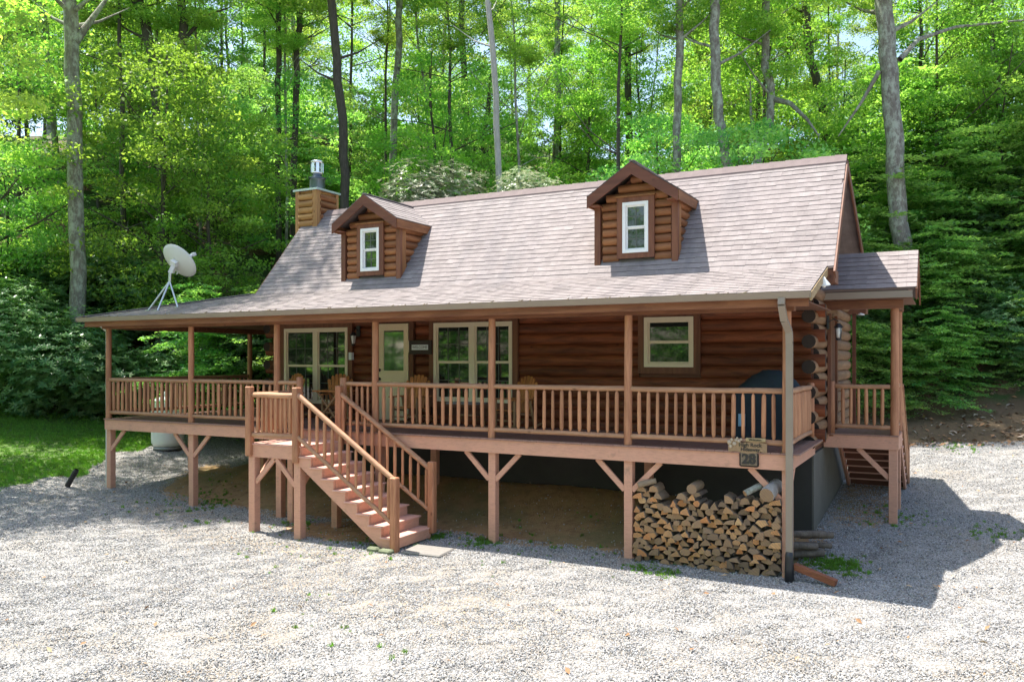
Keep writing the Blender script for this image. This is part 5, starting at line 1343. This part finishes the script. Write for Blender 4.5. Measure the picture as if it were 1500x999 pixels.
path_tree(34, [(238, 240), (228, 110), (218, 60), (198, -10)], 15, M_barkD, 'dark leaning trunk, left one of a diverging pair at upper left', 'B', .8)
path_tree(34, [(258, 190), (266, 110), (268, 30), (262, -10)], 13, M_barkD, 'dark trunk, right one of the diverging pair at upper left', 'B', .8, [([(268, 60, 0), (300, 25, .3), (340, 10, .6)], 7)])
path_tree(38, [(88, 300), (76, 160), (68, 40), (60, -10)], 8, M_barkL, 'thin grey trunk left of the thick forked tree', 'B', .7)
path_tree(36, [(408, 260), (406, 120), (410, 60), (408, 0)], 8, M_barkD, 'thin dark stem, left of the slim pair above the chimney', 'B', .7)
path_tree(36, [(430, 260), (433, 140), (436, 60), (440, 0)], 9, M_barkD, 'thin dark stem, right of the slim pair above the chimney', 'B', .7)
path_tree(33, [(505, 290), (502, 200), (496, 120), (490, 70)], 13, M_barkD, 'dark trunk just right of the chimney', 'A', .9, topz=10)
path_tree(37, [(574, 290), (577, 160), (584, 60), (586, -10)], 10, M_barkL, 'slender grey trunk between chimney and left dormer peak', 'B', .7)
path_tree(45, [(686, 280), (682, 180), (678, 70), (676, 0)], 9, M_barkD, 'distant brown trunk left of the bare pale pole tree', 'A', .8)
path_tree(30, [(734, 300), (728, 180), (723, 70), (714, -10)], 9, M_barkG, 'bare pale grey pole-like trunk rising behind the roof ridge', None, topz=5)
path_tree(44, [(697, 280), (702, 240), (708, 190)], 9, M_barkD, 'short dark trunk beside the bare pale pole tree', 'C', .8, topz=3)
path_tree(46, [(814, 230), (817, 120), (816, 30), (818, -10)], 9, M_barkL, 'far grey trunk above the middle of the ridge', 'A', .8)
path_tree(42, [(922, 220), (920, 130), (918, 60)], 10, M_barkD, 'dark trunk above the right dormer', 'A', .8)
path_tree(31, [(990, 270), (992, 150), (995, 60), (996, -10)], 12, M_barkL, 'straight lichened trunk right of the right dormer peak', 'B', .8)
path_tree(30, [(1066, 260), (1060, 210), (1051, 150), (1048, 70), (1045, -10)], 15, M_barkL, 'bowed lichen-spotted trunk above the right part of the roof', 'A', .8)
path_tree(32, [(1108, 250), (1114, 215), (1128, 180), (1130, 140), (1122, 100), (1120, 0)], 12, M_barkL, 'crooked forked tree with arching limb above the right roof end', 'B', .8, [([(1112, 225, 0), (1100, 170, .2), (1099, 120, .4)], 7), ([(1130, 145, 0), (1158, 152, -.5), (1182, 175, -1), (1200, 200, -1.4)], 9)])
path_tree(38, [(1215, 250), (1205, 160), (1188, 90), (1182, 20)], 12, M_barkD, 'dark leaning trunk left of the largest tree', 'A', .8)
path_tree(29.3, [(1322, 380), (1316, 300), (1306, 160), (1300, 80), (1294, -10)], 25, M_barkL, 'largest lichened trunk standing behind the small side porch roof', 'A', .9, [([(1318, 88, 0), (1345, 58, .3), (1400, 40, .8), (1520, 28, 1.5)], 9), ([(1288, 105, 0), (1262, 150, .2), (1228, 200, .5)], 7)], topz=8)
path_tree(50, [(1410, 200), (1402, 120), (1400, 0)], 9, M_barkD, 'thin dark trunk half hidden in leaves at upper right', 'A', .8)
path_tree(40, [(195, 330), (193, 230), (190, 170)], 9, M_barkD, 'thin dark trunk between the forked tree and the diverging pair', 'C', 1.2, topz=3)

# ------------------------------------------------------------------ shrubs
def shrub(me_, x, y, s, label, group, nm='shrub', zo=-.2, sz=None):
    if group != 'bushes across the yard' and 'from the left' not in label and 'faded' not in label and 'sun-bleached' not in label:
        w_, d_ = region(x, y); label = label.split(' on the ')[0].split(' behind ')[0].split(' among ')[0]+' '+w_+', '+d_+(' of the bank' if x > 0 or x < -14 else ' behind the cabin')
    o = put(nm, me_, None, (x, y, H(x, y)+zo), rot=(0, 0, random.uniform(0, 6.28)), scale=(s, s, (sz or s))); tag(o, label, 'shrub', group); return o
random.seed(5)
# left hedge of rhododendrons, several rows
GL = 'rhododendrons of the left bank'; LL = 'dark rhododendron on the bank left of the cabin'
for (px, d) in [(-60, 27), (20, 27), (95, 27.5), (170, 28), (240, 28.5), (310, 28.5), (375, 28.5), (-20, 30), (60, 31), (140, 31), (215, 31.5), (290, 31.5), (360, 31.5), (420, 31)]:
    x, y = ray_pt(px, d+random.uniform(-.4, .4)); shrub(random.choice(RH), x, y, random.uniform(.85, 1.15), LL, GL, 'rhododendron')
for (px, d, k) in [(285, 26.3, 0), (345, 27, 1), (395, 27.5, 0), (410, 29, 1), (455, 30, 0)]:
    x, y = ray_pt(px, d); shrub(SP[k], x, y, random.uniform(.9, 1.15), 'bright layered maple shrub behind the left porch', 'layered shrubs left', 'maple_shrub')
for (px, d) in [(480, 31), (540, 31), (590, 32), (650, 33), (720, 33), (790, 33), (860, 33), (930, 33), (1000, 32), (1070, 32), (1130, 31), (1190, 30)]:
    x, y = ray_pt(px, d+random.uniform(-.5, .5)); shrub(random.choice(RH), x, y, random.uniform(.9, 1.3), 'dark rhododendron on the slope behind the roof ridge', 'rhododendrons behind the ridge', 'rhododendron')
for (px, d, s, l) in [(638, 27.5, .85, 'pale sun-bleached flowering rhododendron just right of the left dormer'), (775, 28, .6, 'small pinkish faded rhododendron behind the middle of the ridge')]:
    x, y = ray_pt(px, d); z = P3(px, 300 if px < 700 else 290, d).z; o = shrub(RP, x, y, s, l, None, 'rhododendron'); o.location.z = z-1.5*s
# right bank: tiers of layered maple in front, rhododendrons between
GR = 'layered shrubs right'; LR = 'layered green maple shrub on the bank right of the cabin'
for (px, d, k, s) in [(1255, 28.5, 0, 1.0), (1315, 28.8, 1, 1.1), (1372, 28.5, 0, 1.0), (1425, 28.8, 1, 1.1), (1545, 28.5, 0, 1.1), (1285, 30.5, 0, 1.4), (1345, 31, 1, 1.5), (1400, 31, 0, 1.5), (1470, 31, 1, 1.5), (1530, 31, 0, 1.5), (1320, 33.5, 0, 1.8), (1420, 33.5, 1, 1.9), (1500, 33.5, 0, 1.8)]:
    x, y = ray_pt(px, d); shrub(SP[k], x, y, s, LR, GR, 'maple_shrub')
for (px, d, s) in [(1240, 30, .9), (1300, 29.6, .62), (1350, 29.5, .6), (1400, 29.2, .6), (1462, 28.2, .66), (1505, 28, .8), (1450, 29.8, .9), (1335, 32.5, 1.1), (1405, 33, 1.2), (1500, 32.5, 1.2), (1290, 36, 1.4), (1350, 36.5, 1.4), (1420, 37, 1.4), (1490, 37, 1.4), (1560, 33, 1.2)]:
    x, y = ray_pt(px, d); shrub(random.choice(RH), x, y, s, 'dark rhododendron on the bank right of the cabin', 'rhododendrons of the right bank', 'rhododendron')
for (px, d, k, s_, l_) in [(1262, 27.0, 0, .62, 'first'), (1298, 27.3, 1, .7, 'second'), (1338, 27.0, 1, .62, 'third'), (1380, 27.2, 0, .66, 'fourth'), (1418, 27.4, 1, .6, 'fifth'), (1520, 27.2, 0, .7, 'last')]:
    x, y = ray_pt(px, d); shrub(SP[k], x, y, s_, l_+' from the left of the low layered shrubs at the foot of the right bank', 'low shrubs at the foot of the right bank', 'maple_shrub', -.35)
# understory on the steep slope behind the house so that no bare bank shows between the trunks
for i in range(34):
    px = 150+1100*(i+.5)/34+random.uniform(-18, 18); d = random.choice((36, 39, 43, 48, 56, 64))+random.uniform(-1, 1)
    x, y = ray_pt(px, d); shrub(random.choice(SP), x, y, random.uniform(1.0, 1.6), 'green understory bush among the trunks behind the cabin', 'understory bushes behind the cabin', 'maple_shrub')
for k_ in range(16):
    o = shrub(random.choice(SP), -58+k_*3.6, -24+random.uniform(-1, 1), 2.2, 'leafy bush across the yard facing the cabin', 'bushes across the yard', 'maple_shrub')
# trees behind the camera, seen only in the windows' reflections
for i_ in range(17):
    x = -64+i_*5.2; y = -29-random.uniform(0, 5) + (8 if x < -45 else 0); tree('CAEB'[i_ % 4], x, y, 1.15, label='broad-leaved tree across the yard facing the cabin front', group='trees facing the cabin')
# shade trees to the left whose dappled shade falls on lawn, gravel and roof end
for (x, y, k, s_, lb_) in [(-21.8, -2.2, 'F', .80, 'high-crowned tree at the left edge of the gravel, crown at the top left corner'), (-27.5, 3.5, 'B', 1.0, 'slender tree on the lawn beyond the left edge')]:
    tree(k, x, y, s_, label=lb_, group='trees shading the lawn')
byl = {}
for o in bpy.data.objects:
    if o.parent is None and o.get('group') and ' of the ' in o.get('label', '') and ('row' in o['label']): byl.setdefault(o['label'], []).append(o)
for l_, os_ in byl.items():
    if len(os_) < 2: continue
    os_.sort(key=lambda o: (math.cos(YAW)*(o.location.x-CAMP[0])+math.sin(YAW)*(o.location.y-CAMP[1]))/(-math.sin(YAW)*(o.location.x-CAMP[0])+math.cos(YAW)*(o.location.y-CAMP[1])))
    words = {2: ['left', 'right'], 3: ['left', 'middle', 'right']}.get(len(os_), ['leftmost', 'second', 'third', 'fourth', 'fifth', 'sixth'][:len(os_)-1]+['rightmost'])
    for o, w_ in zip(os_, words): o['label'] = w_+' '+l_
print('objects', len(bpy.data.objects))
